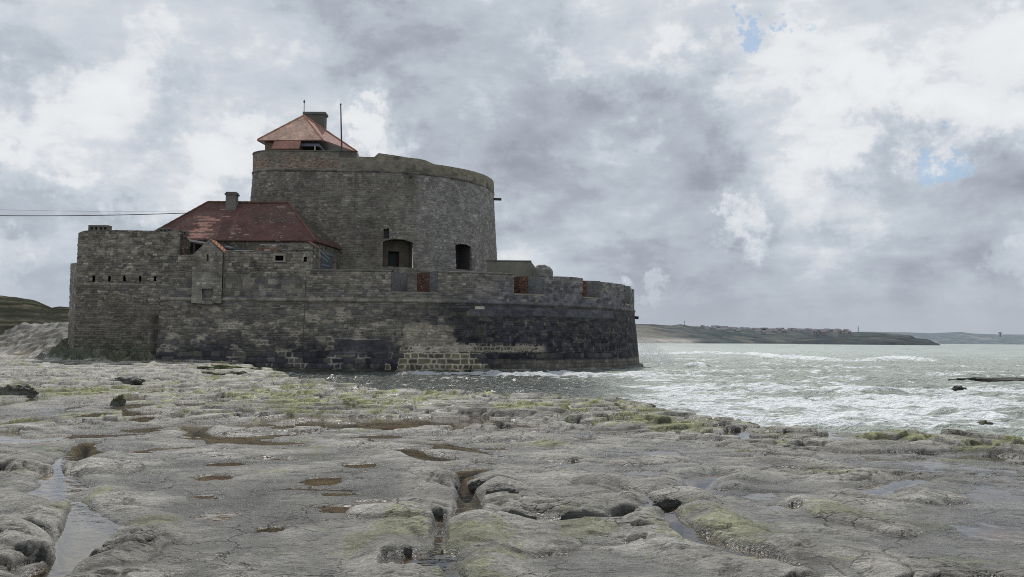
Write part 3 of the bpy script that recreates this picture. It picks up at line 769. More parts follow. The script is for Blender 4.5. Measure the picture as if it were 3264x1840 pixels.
# ---------------- keep (big round tower)
TC, TR, TD = (-15.3, 99.0), 13.0, 86.0
P_t = Path(seg((-27.3, 97), (-27.3, 88.5), 40) + arc((-24.8, 88.5), 2.5, 180, 270, 20)[:-1] + seg((-24.8, 86), (-15.3, 86), 50) + arc(TC, TR, -90, 60, 220))
ZT = 20.15
def ut(px):   # arclength seen at a photo column
    if px <= 1152: return float(8.5+3.93+(X_at(px, TD)+24.8))
    th = np.linspace(0, 88, 800); x = TC[0]+TR*np.sin(np.radians(th)); y = TC[1]-TR*np.cos(np.radians(th))
    pxs = CX + x/y*F
    return float(8.5+3.93+9.5+np.interp(px, pxs, np.radians(th))*TR)
keep = empty('round_keep', (-15.3, 90, 7), 'massive round stone tower with slightly sloping sides rising behind the sea wall', 'fort tower')
UB1, UB2 = ut(1072), ut(1128)
def col_t(U, Z, X):
    c, m, d, a, b = rubble(U, Z, 401, (.13,.24), (.22,.5), .05, .05)
    n = fbm(U*.16, Z*.22, 4, 402); n2 = fbm(U*.9, Z*.9, 3, 403); n3 = fbm(U*.35, Z*.8, 3, 404)
    c = cmix(c, pal(b, [(.165,.16,.145),(.2,.195,.18),(.13,.128,.12)], [.4,.3,.3]), np.full(Z.shape, .45))
    c = c*(1-.32*m)[..., None]
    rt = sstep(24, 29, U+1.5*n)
    c = cmix(c, c*np.array((.98,1.02,1.12))*1.25, rt)  # light on the right of the curve painted in, bluer and brighter
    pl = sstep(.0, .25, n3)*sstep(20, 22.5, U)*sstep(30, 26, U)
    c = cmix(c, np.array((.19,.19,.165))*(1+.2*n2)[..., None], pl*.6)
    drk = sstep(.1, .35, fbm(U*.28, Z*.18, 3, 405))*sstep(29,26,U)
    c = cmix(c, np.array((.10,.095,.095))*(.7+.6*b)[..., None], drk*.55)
    # streaks below the spout
    us = ut(1300); stn = np.exp(-((U-us)/(.5+.1*(ZT-Z)))**2)*sstep(13, 19, Z)
    c = cmix(c, np.array((.09,.09,.07)), stn*.5)
    wh = (hsh(np.floor(U/.18), np.floor(Z/.12), 9) > .988)
    c = cmix(c, np.array((.40,.39,.36)), wh*(.25+.5*sstep(-.1,.2,n2)))
    # parapet: brick on the left, plaster-grey to the right
    par = Z > ZT
    ab, bb, db = masonry(U, Z, 410, .075, .085, .21, .23, .01)
    nb = fbm(U*.5, Z*.9, 4, 411)
    red = sstep(-.15, .2, nb - .25*(Z-ZT-1.1)+.12)
    brk = cmix(np.array((.16,.155,.135))*(.6+.8*ab)[..., None], np.array((.225,.135,.11))*(.5+1.0*ab)[..., None], red*.42)
    gp_ = sstep(.5,.9,Z-ZT-.8+nb)
    brk = cmix(brk, np.array((.14,.145,.13)), gp_*.4)
    ptop = cmix(np.array((.19,.185,.155))*(.8+.4*ab)[..., None], np.array((.1,.1,.085)), sstep(.05,.3,n2+.3*(ZT+.5-Z)))
    pc = np.where((U < UB1)[..., None], brk, ptop)
    pc = np.where(((U >= UB1) & (U < UB2) & (Z > 21.5))[..., None], np.array((.105,.10,.095))*(.8+.4*ab)[..., None], pc)
    st = (Z > ZT) & (Z < ZT+.22)
    pc = np.where((st & (U < UB1))[..., None], (c*1.15), pc)
    c = np.where(par[..., None], pc, c)
    rel = np.where(par, .012*np.clip(db/.02,0,1)+0.06, .04*np.clip(d/.05,0,1)+.05*(b-.5))
    return np.clip(c*(1+.25*n+.2*n2)[..., None], .01, .8), rel+.03*n2
tp = [(0,22.15),(UB2-.02,22.22),(UB2,21.62),(ut(1184),21.6),(ut(1198),22.02),(ut(1295),21.72),(ut(1325),21.72),(ut(1350),21.62),(ut(1378),21.32),(ut(1450),21.35),(ut(1560),21.45),(99,21.45)]
w1 = (ut(1217), ut(1309.6), z_at(1260,850,TD)-.05, z_at(1260,762,TD)); w2 = (ut(1440), ut(1489), z_at(1465,860,90.3), z_at(1465,779,90.3)); w3 = (ut(1219), ut(1236), z_at(1228,761,TD), z_at(1228,729,TD))
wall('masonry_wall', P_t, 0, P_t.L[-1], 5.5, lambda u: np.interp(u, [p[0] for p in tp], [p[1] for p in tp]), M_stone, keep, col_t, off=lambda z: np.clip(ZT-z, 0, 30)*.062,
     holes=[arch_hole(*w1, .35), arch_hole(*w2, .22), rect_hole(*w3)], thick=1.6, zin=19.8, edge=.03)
tp0 = [(.0,ZT-.16)] + [(.02+.12*math.cos(math.radians(t)), ZT+.12*math.sin(math.radians(t))) for t in range(-80,85,32)] + [(.0,ZT+.2)]
sweep('cordon_moulding', P_t, 0, P_t.L[-1], tp0, M_stone, keep, lambda U,Z,X: np.array((.13,.125,.12))*(.6+.8*hsh(np.floor(U/.6), np.floor(U*0), 4))[..., None], dam=.05)
def tcop(a, b, z, c):
    sweep('coping', P_t, a, b, [(.05,z-.1),(.13,z-.09),(.13,z+.02),(-.5,z+.05),(-.52,z-.08)], M_stone, keep, lambda U,Z,X: np.array(c)*(.8+.4*hsh(np.floor(U/.7), np.floor(U*0), 14))[..., None], dam=.01)
tcop(0, UB1, 22.2, (.12,.12,.11)); tcop(UB1, UB2, 22.2, (.08,.08,.075))
def emb_window(name, wv, depth, col, taper):
    off = (ZT-(wv[2]+wv[3])/2)*.062
    return recess(name, P_t, wv[0], wv[1], wv[2], wv[3], -off+.25, depth, keep, col)
e1 = emb_window('gun_embrasure', w1, 2.4, (.13,.125,.11), 0)
# inner throat of the gun embrasure: frame and arch inside
b = MB(); uc = (w1[0]+w1[1])/2-.25
for (ua, ub2, za, zb2, t) in ((w1[0], uc-.62, w1[2], w1[3], 1.0), (uc+.62, w1[1], w1[2], w1[3], 1.0), (uc-.62, uc+.62, w1[2]+1.75, w1[3], 1.0)):
    A = local(P_t, ua, t); Bq = local(P_t, ub2, t); C = local(P_t, ub2, t+.8); D = local(P_t, ua, t+.8)
    b.prism([A, Bq, C, D], za, zb2, (.11,.105,.09))
b.build('throat', M_stone, e1)
b = MB(); A = local(P_t, uc-.6, 1.75); Bq = local(P_t, uc+.6, 1.75); b.prism([A, Bq, local(P_t, uc+.6, 1.9), local(P_t, uc-.6, 1.9)], w1[2], w1[2]+1.7, (.035,.035,.035)); b.build('wooden_shutter', M_wood, e1)
emb_window('window_recess', w2, 1.3, (.06,.062,.07), 0)
emb_window('niche', w3, .0, (.07,.072,.085), 0)
# spouts
for px, z, ln, r in ((1573, z_at(1573,634,98), 1.0, .16), (1302, z_at(1302,561,86.3), .55, .14)):
    u = ut(min(px,1568)); a = local(P_t, u, .1); c = local(P_t, u, -ln-.0)
    b = MB(); b.tube([(a[0],a[1],z),(c[0],c[1],z-.04)], r, 8, (.07,.07,.07)); b.build('spout', M_stone, keep)
b = MB(); b.poly([(*local(P_t, u, 1.5), 20.3) for u in np.linspace(0, P_t.L[-1], 50)], (.2,.2,.18)); b.build('roof_deck', M_stone, keep)

# ---------------- little house on top of the keep
rh = empty('rooftop_house', (-23, 93, 20.3), 'small house with a steep red tiled pyramid roof on top of the round tower', 'house')
FL = aty(820,446.5,90.); FR = aty(1028,445.5,90.); ez = float(FL[2])
BR = np.array([-17.75, 95.6, ez]); BL = np.array([-26.6, 97, ez]); AP = aty(968,369,92.3)
def tri_roof(b, a, c, ap, col):
    n = 12
    a = np.array(a); c = np.array(c); ap = np.array(ap)
    for i in range(n):
        f0, f1 = i/n, (i+1)/n
        b.poly([a+(ap-a)*f0, c+(ap-c)*f0, c+(ap-c)*f1, a+(ap-a)*f1], col)
b = MB(); FLb = np.array([FL[0]+1.0, FL[1]+2.2, ez])
AP2 = AP + np.array([1.0, 2.0, -.0])
tri_roof(b, FL, FR, AP, (.64,.42,.31));  # front face paler: sun sheen painted into the tile colour
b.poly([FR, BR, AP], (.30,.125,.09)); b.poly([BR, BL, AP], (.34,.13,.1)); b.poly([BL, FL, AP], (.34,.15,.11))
for pa, pb in ((FL,FR),(FR,BR),(BR,BL),(BL,FL)):
    b.poly([pb, pa, pa-np.array([0,0,.12]), pb-np.array([0,0,.12])], (.2,.08,.06))
b.poly([FL-np.array([0,0,.12]), FR-np.array([0,0,.12]), BR-np.array([0,0,.12]), BL-np.array([0,0,.12])], (.08,.07,.07))
roof = b.build('roof', M_tile_clean, rh)
b = MB()
for a_, c_ in ((FL, AP), (FR, AP), (BR, AP)):
    b.tube([a_+(c_-a_)*t+np.array([0,0,.03]) for t in np.linspace(0, 1, 14)], [.085+.02*(i % 2) for i in range(14)], 6, (.36,.2,.15))
b.build('hip_tiles', M_stone, roof)
ch = aty(972,363,95.); ch2 = aty(1041,363,95.)
b = MB(); b.box(ch[0]+.05, ch2[0]-.1, 94.4, 95.6, 22, ch[2]-.05, (.115,.12,.105)); chm = b.build('chimney', M_plaster, rh)
b = MB(); b.box(ch[0]-.08, ch2[0]+.05, 94.25, 95.75, ch[2]-.25, ch[2]+.05, (.12,.125,.11)); b.build('chimney_cap', M_plaster, chm, bevel=.03)
b = MB(); f0 = aty(969,371,92.3); f1 = aty(970,318,92.3)
b.tube([f0-np.array([0,0,.1]), f0+(f1-f0)*.78, f0+(f1-f0)*.8, f0+(f1-f0)*.86, f0+(f1-f0)*.93, f1], [.05,.035,.07,.11,.09,.01], 8, (.1,.1,.1)); b.build('finial', M_metal, rh)
# walls: brick at left, open porch at right
wx0, wx1 = FL[0]+.65, FR[0]-.55
xm = float(aty(948,455,90.6)[0])
b = MB(); b.box(wx0, xm-.05, 90.65, 95.5, 20.3, ez-.12, (.20,.15,.125)); b.box(xm-.06, wx1, 93.2, 95.5, 20.3, ez-.13, (.045,.045,.05)); b.build('brick_wall', M_stone, rh)  # porch back near black: the darkness of the opening is painted
b = MB(); b.box(xm, wx1+.1, 90.5, 90.7, ez-.5, ez-.22, (.17,.19,.235)); b.box(wx1-.05, wx1+.1, 90.7, 95, ez-.5, ez-.22, (.17,.19,.235)); b.build('beam', M_wood, rh)
px_ = aty(1004,460,90.6); b = MB(); b.box(px_[0]-.06, px_[0]+.06, 90.52, 90.64, 21, ez-.5, (.42,.45,.5)); b.build('post', M_wood, rh)
A = aty(876,448.5,90.05); Bq = aty(960,447.5,90.05); C = aty(953,474,88.9); D = aty(864,474,88.9)
b = MB(); nrm = np.array([0,.06,-.08]); b.poly([A,Bq,C,D], (.30,.13,.09)); b.poly([A+nrm,D+nrm,C+nrm,Bq+nrm], (.2,.08,.06)); b.poly([D,C,C+nrm,D+nrm], (.3,.1,.07)); b.poly([Bq,Bq+nrm,C+nrm,C], (.3,.1,.07)); b.poly([A,D,D+nrm,A+nrm], (.3,.1,.07)); b.build('dormer_awning', M_tile_clean, rh)

fp = empty('flagpole', (-18.5, 89.2, 20.3), 'bare thin dark flagpole standing beside the red pyramid roof', 'flagpole')
q0 = aty(1089,474,89.); q1 = aty(1086,333,89.)
b = MB(); b.tube([(q0[0],89,20.3), q0, q1], [.10,.09,.06], 8, (.05,.045,.045)); b.build('pole', M_metal, fp)
b = MB(); b.tube([q1-np.array([0,0,.05]), q1+np.array([0,0,.08]), q1+np.array([0,0,.12])], [.09,.09,.02], 8, (.05,.045,.045)); b.build('truck', M_metal, fp)

# ---------------- barracks house
bh = empty('barracks_house', (-26, 82, 7), 'stone house with a large old red tiled hip roof in front of the round tower', 'house')
e_fr = aty(1006,767,78.); ez = float(e_fr[2]); e_fl = np.array([-34.3,78,ez]); e_br = aty(1083,791.5,84.3); e_br = np.array([e_br[0]+.1, 85.2, ez]); e_bl = np.array([-34.3,87.,ez])
r0 = aty(662.5,645,82.4); r1 = aty(918.7,645,82.4); r1[2] = r0[2]
b = MB()
def quad_roof(b, p00, p10, p11, p01, colf, nu=60, nv=40):
    p00, p10, p11, p01 = map(np.array, (p00,p10,p11,p01)); base = len(b.v)
    for j in range(nv+1):
        for i in range(nu+1):
            u, v = i/nu, j/nv; p = (p00*(1-u)+p10*u)*(1-v) + (p01*(1-u)+p11*u)*v
            s = .05*math.sin(u*5+1)*v*(1-v)*4
            b.v.append((p[0], p[1], p[2]-.06*math.sin(math.pi*u)*v + s*.5)); b.c.append(colf(p, u, v))
    for j in range(nv):
        for i in range(nu):
            a = base+j*(nu+1)+i; b.f.append((a, a+1, a+nu+2, a+nu+1))
def cf(p, u, v):
    c = np.array((.118,.058,.047)); pxx = CX + p[0]/p[1]*F
    # strip of newer pale tiles at the left
    row = int(v*26); e = 560+65*v; lo = 577+78*v + 8*((row*37) % 5-2); hi = 640+55*v*1.0 + 9*((row*53) % 5-2)
    if .04 < v < .62 and lo+12 < pxx < hi+8 and (row*7) % 4 != 0: c = np.array((.40,.20,.15))
    g = fbm(np.array([p[0]*.35]), np.array([v*2.2]), 3, 8)[0]
    if v > .45 and 800 < pxx: c = c*(1-.5*min(1,max(0,g+.35)*1.3)) + np.array((.08,.075,.06))*.5*min(1,max(0,g+.35)*1.3)
    return tuple(c)
quad_roof(b, e_fl, e_fr, r1, r0, cf, 160, 60)
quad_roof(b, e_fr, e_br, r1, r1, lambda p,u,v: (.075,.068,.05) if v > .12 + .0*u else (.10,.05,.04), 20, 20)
b.poly([e_bl, e_fl, r0], (.2,.08,.06)); b.poly([e_br, e_bl, r0, r1], (.2,.08,.06))
dz = np.array([0,0,.1]); b.poly([e_fl-dz, e_bl-dz, e_br-dz, e_fr-dz], (.06,.05,.05))
b.poly([e_fr, e_fl, e_fl-dz, e_fr-dz], (.12,.06,.05)); b.poly([e_br, e_fr, e_fr-dz, e_br-dz], (.12,.06,.05))
hr = b.build('roof', M_tile, bh)
b = MB(); b.tube([r0+(r1-r0)*t+np.array([0,0,.03]) for t in np.linspace(0,1,24)], [.10+.02*(i%2) for i in range(24)], 6, (.11,.075,.06))
b.tube([r1+(e_fr-r1)*t+np.array([0,0,.03]) for t in np.linspace(0,1,24)], [.09+.02*(i%2) for i in range(24)], 6, (.15,.075,.058)); b.tube([r0+(e_fl-r0)*t+np.array([0,0,.03]) for t in np.linspace(0,1,24)], [.09+.02*(i%2) for i in range(24)], 6, (.11,.06,.05))
b.build('ridge_tiles', M_stone, hr)
c0 = aty(720,612,81.6); c1 = aty(753,612,81.6); b = MB(); b.box(c0[0]+.03, c1[0], 81.5, 82.3, 13.6, c0[2]-.2, (.165,.16,.145)); cm_ = b.build('chimney', M_plaster, bh)
b = MB(); b.box(c0[0]-.06, c1[0]+.1, 81.4, 82.4, c0[2]-.32, c0[2]-.14, (.11,.11,.1)); b.box(c0[0]+.02, c1[0]+.02, 81.48, 82.32, c0[2]-.139, c0[2]-.0, (.10,.10,.09)); b.build('chimney_cap', M_plaster, cm_, bevel=.02)
# walls
P_h = Path(seg((-34,78.3),(e_fr[0]-.25,78.3),60)+seg((e_fr[0]-.25,78.3),(e_br[0]-.3,85.2),40))
wall('masonry_wall', P_h, 0, P_h.L[-1], 6.9, lambda u: np.full(u.shape, ez-.12), M_stone, bh, lambda U,Z,X: (col_grd(U,Z*.3+8.8,X*0)[0]*.85, 0*Z), thick=.4, res=.08, edge=0)
LH = -34-(e_fr[0]-.25); uh = abs(LH)
def hp(u, t): return local(P_h, u, t)
b = MB()
for i in range(7):
    u = uh+1.9+i*.42; k = random.uniform(.85,1.1); b.prism([hp(u,-.06),hp(u+.40,-.06),hp(u+.40,0),hp(u,0)], 8.0, 11.0, (.10*k,.112*k,.135*k))
dr = b.build('double_door', M_wood, bh)
b = MB(); b.prism([hp(uh+1.75,-.1),hp(uh+5.0,-.1),hp(uh+5.0,0),hp(uh+1.75,0)], 11.02, 11.25, (.16,.17,.19)); b.prism([hp(uh+1.9,-.11),hp(uh+3.9,-.11),hp(uh+3.9,-.065),hp(uh+1.9,-.065)], 9.9, 10.05, (.18,.2,.24)); b.build('door_rail', M_wood, dr)
# lean-to between the houses
ls = empty('lean_to_shed', (-28.5, 77, 7), 'low dark shed with a sloping grey slab roof behind the gabled turret', 'shed')
A = aty(560,762,76.6); Bq = aty(770,795,76.6)
b = MB(); v = [A, Bq, Bq+np.array([0,1.4,.25]), A+np.array([0,1.4,.25])]
b.poly(v, (.05,.052,.058)); b.poly([p-np.array([0,0,.14]) for p in v[::-1]], (.1,.1,.11)); b.poly([v[0],v[0]-np.array([0,0,.14]),v[1]-np.array([0,0,.14]),v[1]], (.10,.105,.12)); b.poly([v[1],v[1]-np.array([0,0,.14]),v[2]-np.array([0,0,.14]),v[2]],(.15,.15,.17)); b.build('slab_roof', M_plaster, ls)
b = MB(); b.prism([(A[0],76.8),(Bq[0],76.8),(Bq[0],77.9),(A[0],77.9)], 7.0, Bq[2]-.15, (.05,.05,.055)); 
for i in range(5):
    xx = A[0]+(Bq[0]-A[0])*(i+.5)/5.5; b.box(xx-.08,xx+.08,76.7,76.85,7.0,Bq[2]-.16+ (A[2]-Bq[2])*(1-(i+.5)/5.5)*.9,(.09,.09,.1))
b.build('timber_wall', M_wood, ls)

# ---------------- concrete bunker and broken block on the terrace
bk = empty('concrete_bunker', (0, 88, 7), 'plain grey concrete bunker block on the terrace right of the round tower', 'bunker')
b = MB(); zt = z_at(1600,833,87.); x0 = X_at(1551,87); x1 = X_at(1692,87); x2 = X_at(1724,87)
b.prism([(x0,87),(x1,87),(x1,90.5),(x0,90.5)], 7.0, zt, (.185,.18,.145))
z2 = z_at(1724,875,87.)
b.poly([(x1+.002,87,7),(x2,87,7),(x2,87,z2),(x1+.9*.3,87,zt-.35),(x1+.002,87,zt)], (.185,.18,.145)); b.poly([(x1,90.5,7),(x1,90.5,zt),(x1+.27,90.5,zt-.35),(x2,90.5,z2),(x2,90.5,7)], (.185,.18,.145))
for (pa, pb) in (((x1,zt),(x1+.27,zt-.35)),((x1+.27,zt-.35),(x2,z2)),((x2,z2),(x2,7))):
    b.poly([(pa[0],87,pa[1]),(pb[0],87,pb[1]),(pb[0],90.5,pb[1]),(pa[0],90.5,pa[1])], (.2,.195,.16))
b.build('concrete_body', M_plaster, bk)
b = MB(); b.box(x0-.05,x1+.05,86.93,90.6,zt+.002,zt+.1,(.10,.10,.085)); b.build('roof_slab', M_plaster, bk, bevel=.02)

def lump(name, c, r, seed, mat, parent, col, sub=4, amp=.3, flat=1., moss=None, terr=0):
    bm = bmesh.new(); bmesh.ops.create_icosphere(bm, subdivisions=sub, radius=1)
    co = np.array([v.co[:] for v in bm.verts]); n = co.copy()
    co = np.sign(co)*np.abs(co)**.8
    d = 1+amp*fbm(n[:,0]*1.4+seed, n[:,1]*1.4+n[:,2]*1.7, 4, seed)*1.4 + amp*.5*fbm(n[:,0]*4+seed, n[:,2]*6+n[:,1]*3, 3, seed+2)
    co *= d[:, None]
    z = co[:,2].copy()
    if terr: z = np.round(z*terr)/terr*.7+z*.3
    P = np.stack([co[:,0]*r[0], co[:,1]*r[1], z*r[2]], 1) + np.array(c)
    for v, p in zip(bm.verts, P): v.co = p
    me = bpy.data.meshes.new(name); bm.to_mesh(me); bm.free()
    C = np.tile(np.array(col), (len(P),1))*(1+.4*fbm(P[:,0]*1.3, P[:,1]*1.3+P[:,2]*2, 3, seed))[:, None]
    if moss is not None:
        k = sstep(.1,.5,n[:,2]+.5*fbm(P[:,0]*2, P[:,1]*2, 3, seed+4)); C = cmix(C, np.array(moss), k)
    set_col(me, np.clip(C,.01,1)); set_f(me, np.full(len(P), .35), 'Wet'); smooth(me)
    return link(name, me, mat, parent)
xl_ = aty(1731,865,86.)
o = lump('broken_concrete', (xl_[0],87.2,9.3), (1.15,1.0,1.35), 5, M_plaster, None, (.17,.17,.15), amp=.22)
tag(o, 'rough broken concrete lump leaning beside the bunker on the terrace', 'concrete lump')

# ---------------- cables
for nm, p0, p1, r, lb in (('overhead_cable', (607,679), (-330,680), .035, 'thick dark overhead cable running to the barracks roof'), ('overhead_cable', (625,672), (-330,655), .008, 'thin upper wire above the thick cable left of the roof')):
    A = aty(*p0, 80.5); Bq = aty(*p1, 84.)
    pts = []
    for i in range(41):
        t = i/40; p = A+(Bq-A)*t; pts.append((p[0], p[1], p[2]-.45*4*t*(1-t)*.6))
    b = MB(); b.tube(pts, r, 6, (.02,.02,.02)); o = b.build(nm, M_metal); tag(o, lb, 'cable', 'cables left of the fort')

# ================================================================== ROCK SHELF
shore_px = [(5200,1640,1.25),(3700,1510,1.25),(3400,1468,1.2),(3187,1442,1.15),(3028,1402,1.2),(2787,1386,1.2),(2600,1384,1.15),(2440,1388,1.1),(2395,1366,1.1),(2217,1332,1.1),(2027,1302,1.0),(1862,1287,.95),(1647,1274,.9),(1432,1262,.85),
            (1216,1249,.75),(1077,1238,.7),(963,1229,.65),(905,1210,.6),(845,1192,.55),(800,1182,.5)]
SH = [atz(p[0],p[1],p[2])[:2] for p in shore_px] + [np.array([-20.5,66.]), np.array([-24,73.]), np.array([-24,76.])]
LAND = np.array(SH + [np.array([-24,140]), np.array([-160,140]), np.array([-160,-40]), np.array([60,-40])])
def inside(x, y, poly):
    r = np.zeros(x.shape, bool); n = len(poly)
    for i in range(n):
        x0, y0 = poly[i]; x1, y1 = poly[(i+1) % n]
        c = ((y0 > y) != (y1 > y)); r ^= c & (x < (x1-x0)*(y-y0)/((y1-y0) if y1 != y0 else 1e-9)+x0)
    return r
def dseg(x, y, a, b):
    dx, dy = b[0]-a[0], b[1]-a[1]; t = np.clip(((x-a[0])*dx+(y-a[1])*dy)/(dx*dx+dy*dy+1e-12), 0, 1)
    return np.hypot(x-a[0]-t*dx, y-a[1]-t*dy), t
def base_h(x, y):
    r = np.hypot(x, y)
    b = np.interp(r, [0,12,18,24,32,42,60,75,110], [1.40,1.38,1.28,1.14,.95,.80,.75,.90,1.0])
    by = (x+54.4)*.703+(y-90)*.711
    bank = sstep(0, 8, by + 1.0*perlin(x*.2, y*.2, 3))*sstep(-37.6,-39.2,x)
    b = b + 3.35*bank
    # rubble against the foot of the left block
    b = b + (.9+.7*sstep(-36,-39,x))*np.exp(-((y-74.0)/.8)**2)*sstep(-30.0,-33,x)*sstep(-42,-38,x)*(.6+.9*np.clip(fbm(x*.9,y*.9,3,77)+.4,0,1.2))
    return b, bank
# pools (photo column, row, half width, half height)
POOLS = [(684,1525,62,11),(1029,1536,68,14),(1128,1627,112,13),(684,1650,60,12),(862,1690,48,13),(722,1481,62,8),(880,1466,85,7),(345,1444,105,9),(817,1414,110,6),(1140,1485,55,7),
         (1545,1482,42,9),(0,1322,95,34),(20,1275,60,9),(196,1564,88,16),(1335,1800,110,30),(2322,1575,175,13),(2062,1510,60,9),(3190,1704,115,28),(3165,1586,65,12),(2108,1449,62,13),
         (470,1372,100,5),(300,1408,90,4),(640,1360,80,5),(1210,1392,70,5),(1420,1404,60,4),(1880,1400,40,6),(1580,1430,35,5),(2240,1640,1,1),(2500,1620,60,8),(2800,1470,40,7),(1075,1578,50,5),(1185,1600,60,3),(1250,1612,30,3),(2950,1465,50,8),(2560,1760,1,1)]
CHAN = [([(1280,1432,26),(1340,1452,42),(1400,1466,52)], .12),
        ([(1484,1560,28),(1494,1600,36),(1500,1640,44),(1478,1668,30)], .22),
        ([(1560,1658,34),(1700,1662,42),(1850,1664,40),(1945,1660,22)], .16),
        ([(2150,1664,30),(2200,1704,48),(2262,1745,60),(2405,1775,66),(2520,1805,40),(2585,1835,30)], .2),
        ([(250,1604,20),(268,1650,46),(300,1700,95),(260,1760,70),(205,1800,55),(150,1845,60)], .2),
        ([(330,1690,50),(400,1700,34)], .1),
        ([(1395,1790,20),(1425,1815,26),(1455,1850,30)], .2)]
PILL = [([(1560,1598),(1700,1622),(1850,1638),(1960,1634)],.24,.05), ([(2240,1650),(2330,1700),(2450,1745)],.24,.03), ([(2590,1610),(2700,1660),(2860,1695)],.2,.06), ([(2780,1590),(2900,1600),(2990,1590)],.25,.07),
        ([(1430,1690),(1560,1730),(1700,1745)],.3,.07), ([(60,1740),(165,1780)],.2,.09), ([(60,1470),(130,1500)],.3,.07), ([(230,1500),(370,1500)],.28,.08), ([(1200,1640),(1370,1655)],.25,.09), ([(1420,1520),(1460,1560)],.15,.09),
        ([(2050,1590),(2190,1605)],.22,.06), ([(2000,1560),(1880,1540)],.25,.06), ([(2700,1440),(2900,1440),(3050,1425)],.3,.12), ([(2420,1390),(2560,1400)],.3,.06), ([(1480,1320),(1760,1330)],.35,.12), ([(1860,1350),(2080,1360)],.35,.09),
        ([(1560,1405),(1640,1400)],.3,.08), ([(640,1255),(840,1250)],.4,.12), ([(2000,1480),(2120,1470)],.25,.06), ([(2330,1530),(2460,1535)],.2,.05), ([(100,1690),(180,1700)],.2,.07), ([(420,1740),(330,1800)],.3,.05)]
CRACK = [([(184,1600),(184,1510),(180,1482),(260,1450),(272,1415)], .05, .2), ([(1404,1650),(1402,1700),(1390,1765),(1398,1790)], .045, .3),
         ([(1483,1560),(1470,1530),(1455,1515),(1520,1500)], .05, .18), ([(1945,1660),(2010,1640),(2080,1628),(2120,1615),(2150,1664)], .05, .2),
         ([(2120,1615),(2060,1590),(2000,1560)], .05, .12), ([(630,1385),(625,1360)], .06, .12), ([(2225,1560),(2240,1530),(2290,1520)], .05, .14),
         ([(2640,1800),(2700,1850)], .05, .2), ([(0,1700),(90,1690),(180,1720),(200,1760)], .04, .08), ([(2800,1590),(2790,1560),(2900,1530)], .05, .12)]
ZR = 1.33
def gp2(px, py): 
    p = atz(px, py, ZR); r = math.hypot(p[0], p[1]); return atz(px, py, float(np.interp(r, [0,12,18,24,32,42], [1.36,1.34,1.24,1.10,.92,.78])))
def fbmL(x, y, o, seed, f, dr, gain=.55):
    r = 0; a = 1.
    for i in range(o):
        w_ = sstep(2.5, 6., (1/f)/dr); r = r + a*w_*perlin(x*f, y*f*1.15, seed+i*17); a *= gain; f *= 2.03
    return r*.6
def rock_h(x, y):
    B, bank = base_h(x, y)
    r = np.hypot(x, y); dr = r*.0038; mid = sstep(9, 17, r); far = sstep(22, 40, r)
    wx = x + .5*fbm(x*.6, y*.6, 3, 500); wy = y + .5*fbm(x*.6, y*.6, 3, 501)
    L = (.11+.07*mid)*fbmL(wx, wy, 3, 510, .26, dr) + (.075+.07*mid)*fbmL(wx, wy, 3, 511, .8, dr, .45)
    # bedding: nearly flat treads with sharp irregular steps
    q = .05+.03*mid+.045*far
    tb = (L + .11*fbmL(wx, wy, 3, 520, .11, dr))*(1.2+.6*mid) + .012*fbmL(x, y, 3, 521, 2.2, dr); tt = tb/q; fr = tt-np.floor(tt)
    ter = q*(np.floor(tt)+sstep(.46,.54,fr)) - .11*fbmL(wx, wy, 3, 520, .11, dr)
    lm = np.clip(.35+.6*mid + .5*fbm(x*.15+4, y*.18, 2, 530), 0, 1)
    M = mix(L, ter*.9+.1*L, lm)
    # joints between rounded pillows
    f1, f2, cid = worley(wx*.42+.25*fbm(x, y, 3, 541), wy*.52+.25*fbm(x, y, 3, 542), 540)
    e = (f2-f1)/.47
    jm = sstep(.0, .25, fbm(x*.18, y*.2, 2, 550)+.02)
    M = M - jm*((.05*sstep(.25,.0,e)) + .09*sstep(.05,.0,e)) + jm*.035*(cid-.5)
    f1, f2, cid = worley(wx*1.3+.3*fbm(x*2,y*2,2,546), wy*1.8, 545); e2 = (f2-f1)/1.5
    jm2 = sstep(.0,.25, fbm(x*.3+9, y*.35, 3, 551))*1.
    M = M - jm2*(.045*sstep(.06,.0,e2)) + jm2*.012*(cid-.5)
    # short lens-shaped scoops and flakes
    pit = fbmL(x*1.0+3, y*2.2, 3, 565, 1.5, dr); M = M - .045*sstep(.22,.28,pit)*(1+.4*mid)
    pit = fbmL(x*1.0+13, y*2.0, 3, 568, 3.2, dr); M = M - .022*sstep(.26,.34,pit)
    crk = np.abs(fbm(wx*.9+5, wy*1.1, 3, 566)); M = M - .04*sstep(.025,.0,crk)*sstep(0,.2,fbm(x*.4,y*.4,2,567))*sstep(30,18,r)
    M = M + (.020-.008*mid)*fbmL(x, y, 5, 562, 3.0, dr)
    M = M*(.8 + .2*mid + .2*far)*(1-.7*bank) + bank*(.5*fbm(x*.35, y*.35, 4, 580)+.9*fbmL(x,y,4,583,.6,dr)) + .6*sstep(71.5,73.5,y)*sstep(-29,-31,x)*sstep(-45,-42,x)*np.abs(fbm(x*1.6,y*1.5,4,581))
    return B, M, r, jm, bank
